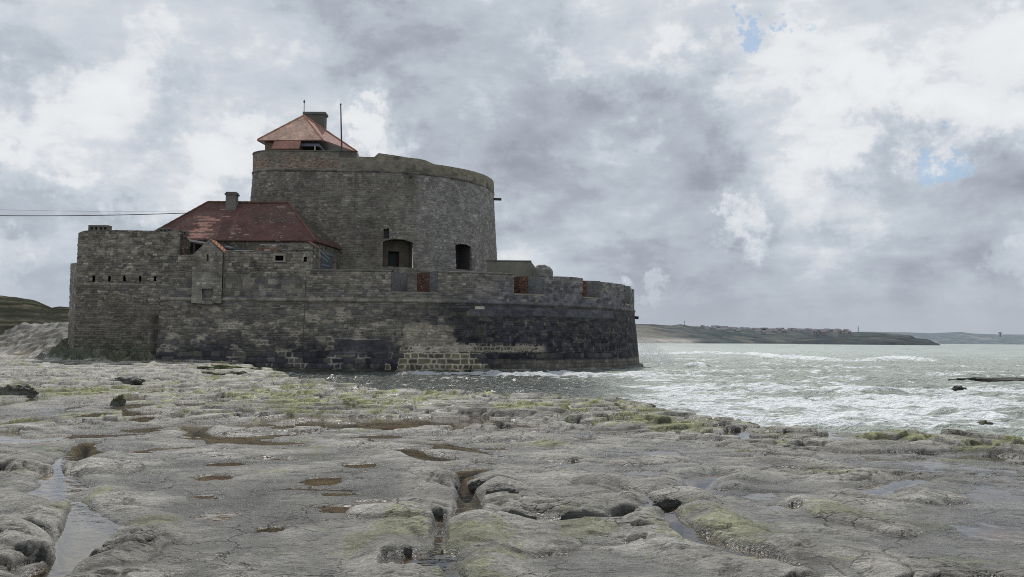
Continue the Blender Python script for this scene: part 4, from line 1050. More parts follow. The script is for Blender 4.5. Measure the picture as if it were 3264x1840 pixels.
def build_rock():
    th = np.radians(np.linspace(-52, 52, 1250)); R = np.exp(np.linspace(math.log(2.2), math.log(126), 1090))
    T, RRr = np.meshgrid(th, R); x = RRr*np.sin(T); y = RRr*np.cos(T)
    B, M, r, jm, bank = rock_h(x, y)
    W = -.040 - .012*sstep(12,25,r)
    wn = .18*fbm(x*2.2, y*2.2, 3, 600)
    poolm = np.zeros(x.shape); rim = np.zeros(x.shape)
    flat = np.zeros(x.shape)
    for (px, py, hw, hh) in POOLS:
        c = gp2(px, py); c1 = gp2(px, py-hh); c0 = gp2(px, py+hh); rx = hw*c[1]/F; ry = abs(c1[1]-c0[1])/2
        d = np.hypot((x-c[0])/rx, (y-c[1])/ry)
        kk = 1+ .35*fbm(x*1.6/rx*.5, y*1.6/ry*.5, 3, int(px) % 97)*2
        m = sstep(1.25, .8, d*kk); poolm = np.maximum(poolm, m)
        rim = np.maximum(rim, sstep(1.9, 1.0, d*kk)); flat = np.maximum(flat, sstep(3.2, 1.3, np.hypot((x-c[0])/(rx+.25), (y-c[1])/(ry+.35))))
    cd = np.zeros(x.shape); sh = np.zeros(x.shape)
    for pts, dep in CHAN:
        W_ = [gp2(p[0], p[1]) for p in pts]; rr = [p[2]*q[1]/F for p, q in zip(pts, W_)]
        dm = np.full(x.shape, 9.)
        for i in range(len(pts)-1):
            d, t = dseg(x, y, W_[i], W_[i+1]); dm = np.minimum(dm, d - (rr[i]*(1-t)+rr[i+1]*t))
        dm = dm + wn*.25
        poolm = np.maximum(poolm, sstep(.05, -.03, dm)); cd = np.maximum(cd, dep*sstep(.03,-.08,dm))
        sh = np.maximum(sh, dep/.2*np.exp(-((dm-.28)/.22)**2)*(dm > -.02)); rim = np.maximum(rim, sstep(.12,0,dm)*.8)
    M = mix(M, W+.016+.25*M, flat)
    M = mix(M, np.minimum(M, W-.018+.3*np.minimum(M-W,0)), poolm) - cd*.45
    M = M + .05*sh*(1-poolm)
    for pts, wdt, hg in PILL:
        W_ = [gp2(p[0], p[1]) for p in pts]; dm = np.full(x.shape, 9.)
        for i in range(len(pts)-1):
            d, t = dseg(x, y, W_[i], W_[i+1]); dm = np.minimum(dm, d)
        dm = dm*(1+.5*wn*3)
        M = M + hg*np.sqrt(np.clip(1-(dm/(wdt*1.25))**2, 0, 1))*(1-.8*poolm)
    for pts, wdt, dep in CRACK:
        W_ = [gp2(p[0], p[1]) for p in pts]; dm = np.full(x.shape, 9.)
        for i in range(len(pts)-1):
            d, t = dseg(x, y, W_[i], W_[i+1]); dm = np.minimum(dm, d)
        dm = dm + .25*wn
        M = M - dep*np.exp(-(dm/wdt)**2) - .06*np.exp(-(dm/.22)**2) + .04*np.exp(-((dm-.4)/.2)**2)
    # near the camera the random hollows stay dry unless placed
    dry = sstep(11, 7, r)*(1-poolm)*(1-sstep(0,.1,cd))
    M = np.where(dry > 0, M + dry*np.clip(W+.012-M, 0, .2), M)
    # shore edge
    poly = LAND; ins = inside(x, y, poly)
    ds = np.full(x.shape, 99.)
    for i in range(len(SH)-1): ds = np.minimum(ds, dseg(x, y, SH[i], SH[i+1])[0])
    sd = np.where(ins, ds, -ds) + .55*fbm(x*.7, y*.7, 4, 610)*(.4+.6*sstep(8,20,r)) + .25*fbm(x*2.5,y*2.5,3,611)
    crest = np.exp(-((sd-.9)/.8)**2)*(.02+.12*np.clip(fbm(x*.5, y*.6, 3, 620)+.2,0,1))*sstep(70,50,r)
    H = B + M + crest
    dropw = .35+.25*sstep(15,40,r)
    under = -.9 + .25*fbm(x*.8,y*.8,3,630)
    shelf = .12*B                                      # a low ledge just below the edge
    k = sstep(-dropw, .05, sd)
    H = mix(np.minimum(H, mix(under, shelf, sstep(-2.2,-.6,sd))), H, k)
    hb = H + .8*fbm(x*.25,y*.25,4,590); tq = hb/.75; fq = tq-np.floor(tq); H = mix(H, .75*(np.floor(tq)+sstep(.35,.65,fq))-(hb-H)+.12*fbm(x*1.1,y*1.1,3,591), .6*sstep(.05,.3,bank)*sstep(1.2,1.6,H))
    # scattered half-drowned ledges off the edge
    # platform under the fort base stays low on the right
    wl = B + W
    depth_over = H - wl
    wet = sstep(.05, .0, depth_over) 
    wet = np.maximum(wet, rim*sstep(.12,.02,depth_over)*.9)
    strk = sstep(.05, .3, fbm(x*.55, y*1.4, 5, 640))*sstep(7, 12, r)
    wet = np.clip(np.maximum(wet, strk*.95*sstep(.12,-.01,M)) + .3*sstep(.3,-.3,sd)*sstep(.8,.2,H), 0, 1)
    # dry look on bank and upper faces
    wet = wet*(1-bank)*(1-.9*sstep(.0,-.012,depth_over))
    # colour
    n1 = fbm(x*.5, y*.6, 4, 700); n2 = fbm(x*2.6, y*3.2, 5, 701, .65); n3 = fbm(x*.16, y*.2, 3, 702)
    c = np.tile(np.array((.32,.308,.272)), x.shape+(1,))
    c = cmix(c, np.array((.40,.39,.36)), sstep(-.1,.4,n1+.3*n2)*.6)
    c = cmix(c, np.array((.19,.185,.17)), sstep(.05,.4,-n1+.5*n2)*.6)
    c = cmix(c, np.array((.27,.235,.185)), sstep(.1,.45,fbm(x*.4+7,y*.5,3,703))*.3)
    band = sstep(1.2, 4, np.abs(sd)*0+3)*0
    mo = sstep(.12, .38, fbm(x*.5+3, y*.7, 4, 710) + .16*np.exp(-((sd-1.2)/2.2)**2) + .16*sstep(13,20,r)*sstep(60,36,r) - .10 + .22*n2)
    MS = [(1100,1290,260,26),(870,1265,160,14),(1330,1270,130,8),(230,1320,150,18),(260,1245,200,12),(1500,1740,170,60),(1280,1700,120,40),(290,1600,40,45),(2700,1650,120,26),(2130,1360,200,14),(2480,1385,60,10),
          (2900,1405,110,18),(1470,1830,130,50),(2970,1680,150,10),(1700,1300,200,10),(1150,1745,90,40),(1740,1425,70,8),(1640,1290,100,8),(1850,1700,90,40),(2330,1700,200,60),(420,1690,70,20),(500,1680,80,30),(3100,1790,120,20)]
    mm = np.zeros(x.shape)
    for (px, py, hw, hh) in MS:
        cpt = gp2(px, py); c1 = gp2(px, py-hh); c0 = gp2(px, py+hh); rx = hw*cpt[1]/F; ry = max(.15, abs(c1[1]-c0[1])/2)
        mm = np.maximum(mm, np.exp(-(((x-cpt[0])/rx)**2+((y-cpt[1])/ry)**2)))
    m2 = sstep(.30,.75, mm + .9*n2 + .35*n1)*.75
    mo = np.clip(np.maximum(mo*.7*sstep(8,14,r), m2*1.2), 0, 1)*(1-poolm*.6)*(1-bank)
    mcol = np.where((hsh(np.floor(x*30),np.floor(y*30),4) > .5)[...,None], np.array((.26,.28,.085)), np.array((.16,.18,.06)))
    mcol = cmix(mcol, np.array((.27,.28,.13)), sstep(0,.4,n2))
    mo = sstep(.30,.62,mo+.75*n2+.3*fbm(x*7,y*7,3,712)+.04)
    c = cmix(c, mcol, mo*(.5+.4*sstep(10,20,r)))
    # brown pool floors
    pf = sstep(-.0, -.03, depth_over)
    c = cmix(c, cmix(cmix(np.tile(np.array((.30,.205,.105)), x.shape+(1,)), np.array((.26,.25,.225)), sstep(.02,.12,cd)), np.array((.17,.15,.085)), sstep(0,.4,n1)), pf*.85)
    c = c*(.72+.5*sstep(-.35,.35,fbm(x*.9+20,y*1.1,5,704,.6)+.3*n2))[..., None]
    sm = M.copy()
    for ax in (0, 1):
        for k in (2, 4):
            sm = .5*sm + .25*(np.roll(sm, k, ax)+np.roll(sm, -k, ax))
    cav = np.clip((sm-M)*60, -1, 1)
    c = c*(1-.5*np.clip(cav,0,1)+.2*np.clip(-cav,0,1))[..., None]  # relief shade painted in: hollows darker, raised spots lighter
    # shade painted on steep faces, chiefly those turned to the camera
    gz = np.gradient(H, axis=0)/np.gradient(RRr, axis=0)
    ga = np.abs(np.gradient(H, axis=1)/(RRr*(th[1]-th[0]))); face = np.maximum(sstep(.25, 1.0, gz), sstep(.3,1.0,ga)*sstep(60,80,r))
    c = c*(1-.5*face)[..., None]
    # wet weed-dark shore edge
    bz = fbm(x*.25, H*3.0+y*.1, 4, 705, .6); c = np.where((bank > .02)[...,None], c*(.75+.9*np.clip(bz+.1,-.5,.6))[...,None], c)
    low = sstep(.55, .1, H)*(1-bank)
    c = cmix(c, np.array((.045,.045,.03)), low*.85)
    gr = sstep(.5,.0,np.abs(y-73.6)-.9)*sstep(-29,-31,x)*sstep(-42,-39,x)
    c = cmix(c, np.array((.09,.105,.06)), gr*.6)
    c = cmix(c, np.array((.15,.145,.13))*(1+1.3*n1)[...,None], np.clip(bank*1.5,0,1)*.85); c = c*(1-.45*bank*sstep(1.0,.3,bank))[...,None]
    c = np.clip(c*(1+.12*n3)[..., None], .01, .7)
    P = np.stack([x, y, H], -1)
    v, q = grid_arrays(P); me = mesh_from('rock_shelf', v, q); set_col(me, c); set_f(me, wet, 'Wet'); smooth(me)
    o = link('rock_shelf', me, M_rock); tag(o, 'grey weathered rock shelf with pools', kind='structure')
    # water standing in the hollows
    sub = (slice(0, None, 3), slice(0, None, 3))
    xs, ys = x[sub], y[sub]; wls = wl[sub]; ok = (sd[sub] > .25) & (bank[sub] < .05) & (r[sub] < 75)
    okf = ok[:-1,:-1] & ok[1:,1:] & ok[1:,:-1] & ok[:-1,1:]
    # only where the rock really dips below the water
    low3 = (H < wl); 
    from_ = low3.copy()
    for s in (1,2,3,4):
        from_[s:] |= low3[:-s]; from_[:-s] |= low3[s:]; from_[:, s:] |= low3[:, :-s]; from_[:, :-s] |= low3[:, s:]
    fm = from_[sub]; okf &= fm[:-1,:-1] | fm[1:,1:] | fm[1:,:-1] | fm[:-1,1:]
    v, q = grid_arrays(np.stack([xs, ys, wls], -1), okf)
    used = np.unique(q); rem = np.zeros(len(v), int); rem[used] = np.arange(len(used))
    me = mesh_from('tide_pool_water', v[used], rem[q]); smooth(me)
    o = link('tide_pool_water', me, M_pool); tag(o, 'shallow still water lying in rock hollows', kind='structure')
build_rock()

# ================================================================== SEA
def build_sea():
    th = np.radians(np.linspace(-48, 48, 1150)); R = np.concatenate([np.exp(np.linspace(math.log(9), math.log(420), 1050)), np.exp(np.linspace(math.log(430), math.log(30000), 60))])
    T, RRr = np.meshgrid(th, R); x = RRr*np.sin(T); y = RRr*np.cos(T); r = RRr
    px = CX + x/y*F
    wx = x + 1.5*fbm(x*.15, y*.15, 2, 800); wy = y + 1.5*fbm(x*.15, y*.15, 2, 801)
    fade = sstep(420, 160, r)
    h = .16*fbm(wx*.10, wy*.19, 3, 810) + .16*(1-np.abs(fbm(wx*.22, wy*.42, 3, 811))*2.2)*.6 + .10*fbm(wx*.7, wy*1.1, 4, 812)
    h = h*fade*(1.0 + 1.1*sstep(2,14,x))
    chop = fbm(wx*.42, wy*1.15, 4, 815, .55)
    calm_ = 1-sstep(0, 12, x - .05*(y-45) + 5*fbm(x*.06,y*.06,3,820))
    h = h + sstep(100,75,r)*(.05+.27*calm_)*(chop + .35*fbm(wx*1.3, wy*1.5, 2, 816))
    foam = np.zeros(x.shape)
    open_ = sstep(0, 12, x - .05*(y-45) + 5*fbm(x*.06,y*.06,3,820))
    nf = fbm(wx*.05, wy*.16, 4, 830); nf2 = fbm(wx*.22, wy*.6, 4, 831); nf3 = fbm(wx*.9, wy*1.8, 3, 832)
    dens = .34*sstep(80, 40, r) + .20*sstep(130, 60, r) + .12*sstep(260, 110, r)
    foam = open_*(dens + .65*nf + .85*nf2 + .1*nf3) - .08
    foam = foam - open_*.22*sstep(110,300,r)
    # dark glittering water between shelf and fort
    foam = foam - (1-open_)*(.22 - .3*sstep(.1,.4,fbm(wx*.18, wy*.9, 3, 833)))
    def crest(pts, wdt, amp, fo, back=1.8):
        nonlocal h, foam
        Wp = [atz(p[0], p[1], 0.) for p in pts]; dm = np.full(x.shape, 999.); side = np.zeros(x.shape); am = np.zeros(x.shape)
        for i in range(len(pts)-1):
            d, t = dseg(x, y, Wp[i], Wp[i+1]); a = pts[i][2]*(1-t)+pts[i+1][2]*t
            n_ = d < dm; dm = np.where(n_, d, dm); am = np.where(n_, a, am)
            lx, ly = Wp[i+1][0]-Wp[i][0], Wp[i+1][1]-Wp[i][1]; s = (lx*(y-Wp[i][1])-ly*(x-Wp[i][0])); side = np.where(n_, np.sign(s), side)
        nz = 1+.6*fbm(x*.5, y*.5, 4, int(pts[0][0]))+.35*fbm(x*1.8,y*1.8,3,5)
        ww = np.where(side > 0, wdt*back, wdt*.7)
        g = np.exp(-(dm/ww)**2)*am*nz
        h = h + amp*g; foam = np.maximum(foam, fo*np.exp(-(dm/(ww*np.where(side > 0, .8, 2.0)))**2)*np.clip(am*nz,0,1.4))
    crest([(1985,1143,0),(2060,1134,.9),(2240,1129,1),(2380,1131,.9),(2480,1142,1),(2640,1153,1),(2780,1156,.7),(2860,1147,1.3),(2960,1155,.8),(3060,1160,0)], 1.6, .42, .75)
    crest([(2350,1140,0),(2440,1150,.7),(2560,1162,.8),(2640,1170,0)], 1.2, .25, .5)
    crest([(1240,1204,0),(1290,1200,.5),(1345,1197,.9),(1400,1199,.7),(1450,1200,.7),(1545,1199,.95),(1620,1204,.7),(1700,1203,.7),(1790,1197,1.2),(1830,1201,.9),(1950,1200,.7),(2060,1196,.7),(2110,1190,.0)], 1.0, .28, 1.15)
    crest([(1300,1212,0),(1420,1209,.6),(1560,1212,.7),(1700,1213,.6),(1850,1211,.8),(2050,1207,.6),(2200,1210,0)], .6, .12, .62)
    crest([(1600,1232,0),(1750,1228,.5),(1950,1230,.7),(2150,1238,.6),(2300,1240,0)], .7, .12, .5)
    for q_ in ([(2150,1200),(2350,1190),(2600,1196),(2800,1190)],[(2350,1176),(2550,1172),(2750,1180),(2900,1176)],[(2700,1205),(2900,1200),(3100,1206),(3264,1202)],[(2250,1260),(2450,1252),(2650,1262),(2900,1256),(3100,1266)],[(2900,1180),(3050,1176),(3200,1182)],[(2600,1225),(2750,1220),(2950,1228)],[(2700,1290),(2900,1283),(3100,1292),(3264,1288)],[(2100,1160),(2250,1157),(2400,1162)],[(2600,1330),(2900,1322),(3200,1334)]):
        crest([(a_, b_, (0 if i_ in (0, len(q_)-1) else .9)) for i_, (a_, b_) in enumerate(q_)], 1.0, .20, .55)
    crest([(2170,1180,0),(2215,1176,1.6),(2260,1182,0)], .7, .5, .55)
    crest([(2060,1172,.3),(2100,1172,.9),(2140,1172,.5),(2200,1176,.0)], 1.0, .45, .45)
    crest([(2060,1312,.5),(2250,1345,1),(2420,1372,1),(2600,1366,.9),(2850,1368,.6),(3000,1390,.5)], .9, .05, .85, 2.2)
    crest([(2100,1320,.5),(2350,1350,.9),(2560,1362,.6),(2650,1352,.0)], 1.6, .02, .7, 1.2)
    crest([(2330,1290,0),(2480,1283,.8),(2620,1295,.9),(2750,1306,.4),(2800,1312,0)], .9, .16, .12)
    crest([(2280,1240,0),(2500,1232,.7),(2700,1246,.8),(2900,1250,0)], 1.3, .18, .32)
    crest([(2000,1225,.4),(2150,1222,.7),(2300,1232,0)], 1.2, .12, .38)
    crest([(855,1197,.6),(900,1195,1),(950,1200,.4)], .6, .12, .8)
    crest([(2500,1110,0),(2600,1112,.7),(2750,1118,.5)], 3., .1, .4); crest([(2900,1118,.0),(2990,1120,.8),(3100,1122,.6),(3200,1124,0)], 3., .1, .3)
    crest([(2380,1108,.0),(2450,1109,.8),(2560,1112,.0)], 3., .1, .45)
    # broad wash near the right-hand rocks
    wash = sstep(18, 30, x+y*.0)*0
    foam = np.maximum(foam, .5*np.exp(-((y-21)/5)**2)*sstep(5,9,x)*(.75+.8*nf3+.5*nf2))
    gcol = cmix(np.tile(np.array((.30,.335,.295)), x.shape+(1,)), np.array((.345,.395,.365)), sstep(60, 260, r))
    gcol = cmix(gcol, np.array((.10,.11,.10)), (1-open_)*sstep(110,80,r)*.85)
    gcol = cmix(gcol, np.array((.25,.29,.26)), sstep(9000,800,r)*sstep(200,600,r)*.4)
    gcol = gcol*(1+.35*fbm(wx*.06, wy*.25, 3, 850))[..., None]
    rip = sstep(700, 60, r)*.5 + .10 + 1.1*(1-open_)*sstep(110,80,r)
    h = np.where(r > 430, 0, h)
    # flatten under the fort
    P = np.stack([x, y, h], -1); v, q = grid_arrays(P); me = mesh_from('sea', v, q)
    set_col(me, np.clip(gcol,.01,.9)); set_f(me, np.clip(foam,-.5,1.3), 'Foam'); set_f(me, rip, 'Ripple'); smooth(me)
    o = link('sea', me, M_sea); tag(o, 'choppy grey green sea with foam', kind='structure')
build_sea()

# sea rocks
def rock_thing(name, px, py, w_, h_, seed, label, moss=None, z=0., flat=1., dep=.8, grp=None, terr=0):
    p = atz(px, py, z); r = w_/2*p[1]/F
    o = lump(name, (p[0], p[1]+r*dep*.5, z+h_*.15), (r, r*dep, h_), seed, M_rock, None, (.07,.07,.06), amp=.35, moss=moss, terr=terr)
    return tag(o, label, 'rock', grp)
rock_thing('sea_rock', 3062, 1249, 44, .30, 3, 'small black wet rock standing alone in the foam below the long reef')
rock_thing('sea_reef', 3200, 1224, 310, .42, 8, 'long low dark reef breaking the water near the right edge', dep=.25)
rock_thing('sea_rock', 2969, 1217, 30, .14, 12, 'tiny dark rock just left of the long low reef')
rock_thing('sea_rock', 3138, 1368, 58, .24, 14, 'mossy brown rock in the foam nearest the right shore', moss=(.12,.13,.06))
for i, (px, py, wd_, hh, lb) in enumerate([(2095,1303,90,.07,'flat black ledge awash at the left end of the shore foam'),(2120,1308,50,.08,'small black ledge lying just right of the leftmost awash ledge'),(2320,1312,60,.06,'thin dark ledge showing through the white wash'),(2460,1324,70,.08,'dark ledge in the middle of the foamy shore line'),
                                     (2570,1328,40,.06,'small dark stone right of the middle foam ledge'),(2655,1330,80,.07,'long thin dark ledge at the glittering wave'),(2585,1346,40,.05,'flat dark stone on the inner edge of the foam'),(2780,1346,60,.05,'dark ledge farthest right in the foam'),(2310,1343,14,.06,'single dark pebble-like stone in the white wash')]):
    rock_thing('wave_washed_ledge', px, py, wd_, hh, 20+i, lb, dep=.3)
# slabs along the edge of the shelf
for (px, py, z, w_, h_, sd_, lb, ms, dp) in [(700,1184,.62,120,.40,41,'thick mossy slab at the water edge nearest the fort wall',(.2,.22,.08),.8),(795,1192,.50,130,.42,42,'mossy undercut slab jutting into the water below the fort',(.17,.20,.07),.6),
        (705,1202,.60,130,.30,43,'grey layered slab in front of the mossy slabs',(.2,.2,.13),.6),(1010,1234,.66,130,.18,44,'long dark edge slab lying on the water left of centre',None,.5),(400,1222,.85,90,.25,45,'dark rounded rock ridge on the left shelf',None,.5),
        (372,1302,.95,36,.30,46,'small dark mossy boulder standing on the left shelf',(.11,.12,.05),.9),(40,1262,.95,110,.32,47,'dark flat-topped rock above the pool at the left edge',(.13,.13,.10),.5)]:
    p = atz(px, py, z); r = w_/2*p[1]/F
    o = lump('shore_slab', (p[0], p[1]+r*dp*.5, z+.03), (r, r*dp, h_), sd_, M_rock, None, (.2,.195,.18), amp=.5, moss=ms); tag(o, lb, 'rock')
def boulder(px, py, w_, h_, seed, lb, dp=.6, col=(.2,.195,.18), z=1.3):
    p = atz(px, py, z); r = w_/2*p[1]/F
    o = lump('boulder', (p[0], p[1]+r*dp*.3, z+.02), (r, r*dp, h_), seed, M_rock, None, col, sub=5, amp=.22); 
    return tag(o, lb, 'boulder')
boulder(1574,1622,92,.06,51,'pale flat stone lying in the brown pool', .7, (.40,.40,.37), 1.24)
boulder(1545,1570,95,.13,52,'rounded boulder above the narrow brown pool, right of the crack', .6, (.165,.16,.15))
boulder(1600,1600,110,.14,53,'smooth grey boulder just behind the pale flat stone', .6, (.165,.16,.15), 1.33)
boulder(2130,1632,90,.12,54,'dark rounded boulder at the head of the right water channel', .6, (.14,.135,.13), 1.28)
boulder(2205,1655,70,.10,55,'small jagged boulder over the right water channel', .6, (.13,.13,.12), 1.28)

# sea spray thrown up behind the seaward end of the wall
b = MB(); rng = np.random.RandomState(5)
base = atz(2062, 1168, 0.)
pts = []
for i in range(13000):
    s = rng.rand()**1.3; hgt = (rng.rand()**1.6)*4.2*(1-.75*s); p = np.array([base[0]-.5+s*3.8+rng.randn()*.25, base[1]+rng.randn()*.8+2, hgt])
    pts.append((p, rng.uniform(.006,.015)))
for p, s in pts:
    v = [p+np.array(q)*s for q in ((1,1,1),(-1,-1,1),(-1,1,-1),(1,-1,-1))]
    n0 = len(b.v); b.v += [tuple(q) for q in v]; b.c += [(.85,.86,.88)]*4
    b.f += [(n0,n0+1,n0+2),(n0,n0+3,n0+1),(n0,n0+2,n0+3),(n0+1,n0+3,n0+2)]
o = b.build('sea_spray', M_house); tag(o, 'white spray thrown up at the seaward end of the wall', 'spray', kind='stuff')

# ================================================================== LAND FAR AWAY
def land_strip(name, prof, D0, D1, mat, colf, kind='structure', label=None, n=420, m=60, shape=.6, z0=0., rough=.08, front=None):
    pxs = np.linspace(prof[0][0], prof[-1][0], n); pr = np.array(prof, float)
    ytop = np.interp(pxs, pr[:,0], pr[:,1])
    dirs = np.array([ray(a, b_) for a, b_ in zip(pxs, ytop)])
    Dr = D0+(D1-D0)*.62
    rows = []; s = np.linspace(0, 1, m)
    hx = dirs[:,0]/dirs[:,1]; hz = dirs[:,2]/dirs[:,1]
    top = EYE + hz*Dr
    D0a = D0 if front is None else np.interp(pxs, [f[0] for f in front], [f[1] for f in front])
    P = np.zeros((m, n, 3))
    for j, t in enumerate(s):
        Y = D0a+(D1-D0a)*t; tr = (Y-D0a)/np.maximum(Dr-D0a,1)
        k = np.where(tr < 1, sstep(0, 1, tr)**shape, 1-.35*sstep(1, 1.7, tr))
        X = hx*Y
        nz = rough*top*fbm(X/(Dr*.045), Y/(Dr*.06), 5, 900)*2*np.clip(tr,0,1)*(1-np.clip(tr,0,1)*.75) 
        P[j,:,0] = X; P[j,:,1] = Y; P[j,:,2] = z0-6.*(t == 0) + (top-z0)*k + nz + rough*.12*top*fbm(X/(Dr*.008), Y/(Dr*.01), 3, 901)*(tr > .2)
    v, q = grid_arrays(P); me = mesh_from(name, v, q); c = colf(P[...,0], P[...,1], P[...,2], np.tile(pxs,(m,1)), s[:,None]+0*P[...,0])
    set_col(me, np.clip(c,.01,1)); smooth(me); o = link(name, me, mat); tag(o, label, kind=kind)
    return P
def c_dune(x, y, z, px, s):
    n = fbm(x*.06, y*.03+z*.3, 5, 910, .6); n2 = fbm(x*.035+3, z*.45, 5, 911, .6)
    c = np.tile(np.array((.095,.097,.075)), x.shape+(1,)); c = cmix(c, np.array((.30,.27,.20)), sstep(.02,.2,n2+.2*n)*.6); c = cmix(c, np.array((.05,.058,.042)), sstep(.0,.25,-n)*.7)
    return c*.42*(1+.4*fbm(x*.2,y*.2,3,912))[..., None]
land_strip('dune_hill', [(-700,935),(-300,940),(0,949),(55,953),(110,961),(140,972),(165,984),(187,980),(240,983),(420,1000)], 102, 420, M_dune, c_dune, label='grassy dune hill behind the fort on the left', z0=4.15, rough=.05, shape=1.5)
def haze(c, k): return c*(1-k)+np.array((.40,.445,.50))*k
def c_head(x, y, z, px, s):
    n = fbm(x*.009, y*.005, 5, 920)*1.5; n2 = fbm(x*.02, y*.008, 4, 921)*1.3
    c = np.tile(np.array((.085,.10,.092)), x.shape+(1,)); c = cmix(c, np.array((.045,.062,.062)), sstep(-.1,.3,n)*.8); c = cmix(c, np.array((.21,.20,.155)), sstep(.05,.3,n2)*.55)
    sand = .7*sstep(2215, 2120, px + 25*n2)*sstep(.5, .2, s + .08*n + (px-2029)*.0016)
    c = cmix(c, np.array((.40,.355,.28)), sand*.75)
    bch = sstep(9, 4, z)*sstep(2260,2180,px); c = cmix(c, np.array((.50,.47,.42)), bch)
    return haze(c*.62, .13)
Hd = land_strip('far_headland', [(1700,1030),(1950,1034),(2029,1036),(2082,1035.5),(2110,1038),(2140,1040),(2170,1036),(2200,1042),(2260,1046),(2330,1050),(2450,1053),(2560,1055),(2700,1058),(2800,1061),(2870,1067),(2905,1070),(2925,1082),(2945,1094)],
                1050, 2600, M_land, c_head, label='low dark headland across the bay', rough=.10, shape=.5, front=[(1700,900),(2029,1000),(2200,1150),(2400,1350),(2700,1600),(2945,1900)])
land_strip('far_point', [(2540,1078),(2600,1076),(2700,1073),(2780,1070.5),(2868,1070),(2880,1073),(2900,1077),(2940,1080),(2960,1083),(2985,1094),(2997,1098.5)], 1250, 1700, M_land,
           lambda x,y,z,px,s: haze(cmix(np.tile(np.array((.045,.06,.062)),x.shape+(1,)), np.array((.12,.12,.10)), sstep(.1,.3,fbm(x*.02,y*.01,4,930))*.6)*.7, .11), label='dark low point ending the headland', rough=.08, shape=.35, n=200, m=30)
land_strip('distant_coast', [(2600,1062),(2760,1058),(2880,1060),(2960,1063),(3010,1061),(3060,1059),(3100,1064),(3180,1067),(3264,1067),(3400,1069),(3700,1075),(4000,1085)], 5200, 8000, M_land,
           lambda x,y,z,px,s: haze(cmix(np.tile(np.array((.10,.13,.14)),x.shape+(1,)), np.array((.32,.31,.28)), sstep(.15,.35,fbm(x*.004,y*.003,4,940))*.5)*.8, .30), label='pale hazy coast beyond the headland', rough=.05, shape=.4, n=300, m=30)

# town on the headland
def z_on(px, py_off, D):
    pr = [(2200,1042),(2260,1046),(2330,1050),(2450,1053),(2560,1055),(2700,1058),(2800,1061)]
    y_ = np.interp(px, [p[0] for p in pr], [p[1] for p in pr]); return aty(px, y_+py_off, D)
rs = np.random.RandomState(11)
for i in range(96):
    px = 2232+rs.rand()*480 if i > 12 else 2240+i*36
    off = rs.choice([0, 2.5, 5.5, 8.5], p=[.4,.25,.2,.15]) if px < 2450 else rs.choice([0, 3, 6], p=[.5,.3,.2])
    D = 1950-off*38
    p = z_on(px, off, D)
    wdt, dpt, hh, rf = rs.uniform(7,12), rs.uniform(7,9), rs.uniform(4,6.5), rs.uniform(2,3.5)
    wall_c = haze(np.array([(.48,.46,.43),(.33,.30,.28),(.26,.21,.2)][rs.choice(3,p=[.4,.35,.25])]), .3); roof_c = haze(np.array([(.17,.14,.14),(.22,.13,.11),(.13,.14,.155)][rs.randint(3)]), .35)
    b = MB(); a = rs.uniform(-.5,.5); z0 = -6; c_, s_ = math.cos(a), math.sin(a)
    def T(x_, y_, z_): return (x_*c_-y_*s_, x_*s_+y_*c_, z_)
    w2, d2 = wdt/2, dpt/2
    for f in (((-w2,-d2),(w2,-d2)),((w2,-d2),(w2,d2)),((w2,d2),(-w2,d2)),((-w2,d2),(-w2,-d2))):
        b.poly([T(*f[0],z0),T(*f[1],z0),T(*f[1],hh),T(*f[0],hh)], wall_c)
    b.poly([T(-w2-.3,-d2-.4,hh-.1),T(w2+.3,-d2-.4,hh-.1),T(w2+.3,0,hh+rf),T(-w2-.3,0,hh+rf)], roof_c); b.poly([T(w2+.3,d2+.4,hh-.1),T(-w2-.3,d2+.4,hh-.1),T(-w2-.3,0,hh+rf),T(w2+.3,0,hh+rf)], roof_c)
    for sx in (-1,1): b.poly([T(sx*w2,-d2,hh),T(sx*w2,d2,hh),T(sx*w2,0,hh+rf)], wall_c)
    o = b.build('town_house', M_house); o.location = (p[0], p[1], p[2]-2.5)
    tag(o, 'small hazy gabled house among the houses on the far headland', 'house', 'town houses on the far headland')
def tower_block(name, px0, px1, ytop, D, label, cat, col=(.33,.31,.31), step=0):
    A = aty(px0, ytop, D); Bq = aty(px1, ytop, D); b = MB(); b.box(A[0], Bq[0], D, D+14, -2, A[2], col)
    if step: b.box(A[0]+(Bq[0]-A[0])*.2, A[0]+(Bq[0]-A[0])*.6, D+1, D+12, A[2]-.1, A[2]+step, tuple(v*.9 for v in col))
    o = b.build(name, M_house); tag(o, label, cat); return o
tower_block('apartment_block', 2489, 2508, 1050.5, 1900, 'tall pinkish apartment block with a raised middle among far town houses', 'building', (.32,.28,.29), 4)
tower_block('apartment_block', 2601, 2622, 1050, 1880, 'wide flat-topped pale block at the right of the far town', 'building', (.34,.32,.33))
tower_block('apartment_block', 2548, 2561, 1052.5, 1890, 'low flat block between the two larger far town blocks', 'building', (.3,.29,.3))
tower_block('apartment_block', 2640, 2658, 1052, 1890, 'low hazy block at the right end of the far town', 'building', (.3,.29,.31))
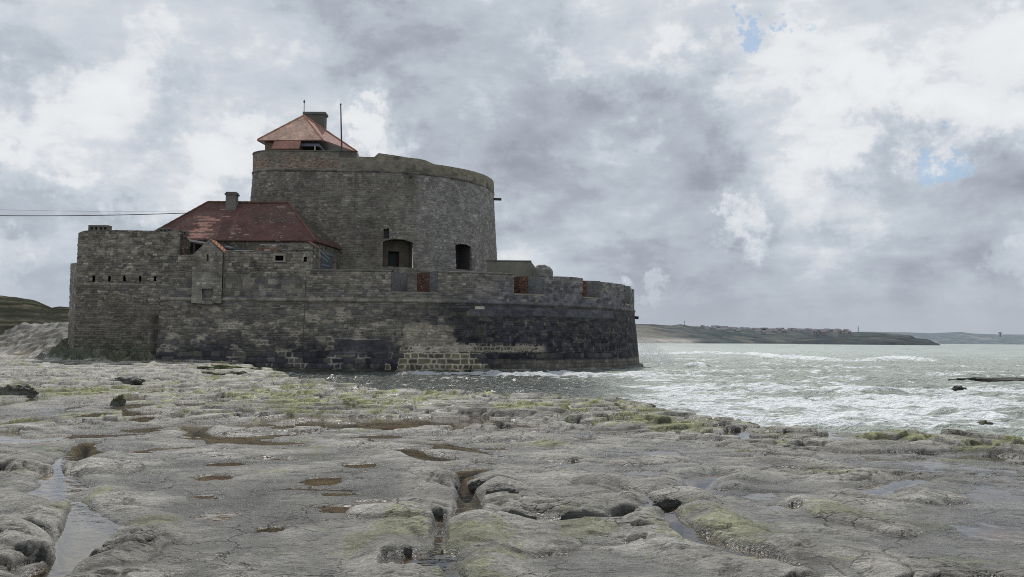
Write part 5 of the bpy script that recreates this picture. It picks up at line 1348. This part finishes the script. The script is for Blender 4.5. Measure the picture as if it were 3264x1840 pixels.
for nm, px, y0, y1, D, r0_, r1_, lb, ct in (('water_tower',2437,1056,1047,1900,1.6,4.,'water tower shaped like a mushroom above the far town','water tower'),('radio_mast',2181.5,1040,1022,1700,.5,.3,'thin radio mast on the left end of the headland','mast'),('radio_mast',2736,1060,1039,2300,.9,.4,'thin radio mast right of the far town','mast'),('water_tower',3188,1068,1060,5600,4,5.5,'faint water tower on the distant hazy coast','water tower')):
    A = aty(px, y0, D); Bq = aty(px, y1, D); b = MB()
    if ct == 'water tower':
        b.tube([A-np.array([0,0,12]), A+(Bq-A)*.55, A+(Bq-A)*.62, A+(Bq-A)*.72, Bq], [r0_,r0_,r1_*1.3,r1_*2.2,r1_*2.2], 12, (.27,.28,.3))
    else:
        b.tube([A-np.array([0,0,12]), Bq], [r0_, r1_], 6, (.26,.28,.31))
        for k in (.3,.6,.85): q = A+(Bq-A)*k; b.box(q[0]-r0_*1.6,q[0]+r0_*1.6,q[1]-r0_*1.6,q[1]+r0_*1.6,q[2]-.3,q[2]+.3,(.26,.28,.31))
    o = b.build(nm, M_house); tag(o, lb, ct)
# strollers on the far beach
for i, (px, lb) in enumerate(((2053,'tiny dark figure standing leftmost on the far beach'),(2094,'tiny dark figure in the middle of the far beach'),(2187,'tiny dark figure rightmost on the far beach'))):
    D = 1010; p = aty(px, 1089.5-.0, D)
    bm = bmesh.new()
    J = [(0,0,1.0),(0,0,1.45),(0,0,1.6),(0,0,1.78),(.12,0,.9),(.15,.12,.48),(.17,.2,.02),(-.12,0,.9),(-.13,-.1,.48),(-.15,-.2,.02),(.22,0,1.42),(.3,.05,1.1),(.28,-.08,.85),(-.22,0,1.42),(-.3,0,1.1),(-.28,-.1,.85)]
    Ed = [(0,1),(1,2),(2,3),(0,4),(4,5),(5,6),(0,7),(7,8),(8,9),(1,10),(10,11),(11,12),(1,13),(13,14),(14,15)]
    me = bpy.data.meshes.new('person'); me.from_pydata(J, Ed, []); o = link('person', me, M_house)
    sk = o.modifiers.new('skin', 'SKIN'); rad = [.17,.16,.06,.11,.11,.08,.05,.11,.08,.05,.07,.05,.035,.07,.05,.035]
    for v, r_ in zip(me.skin_vertices[0].data, rad): v.radius = (r_, r_)
    me.skin_vertices[0].data[0].use_root = True
    set_col(me, np.full((len(J),3), .06)); o.location = (p[0], p[1], p[2]); tag(o, lb, 'person', 'strollers on the far beach')
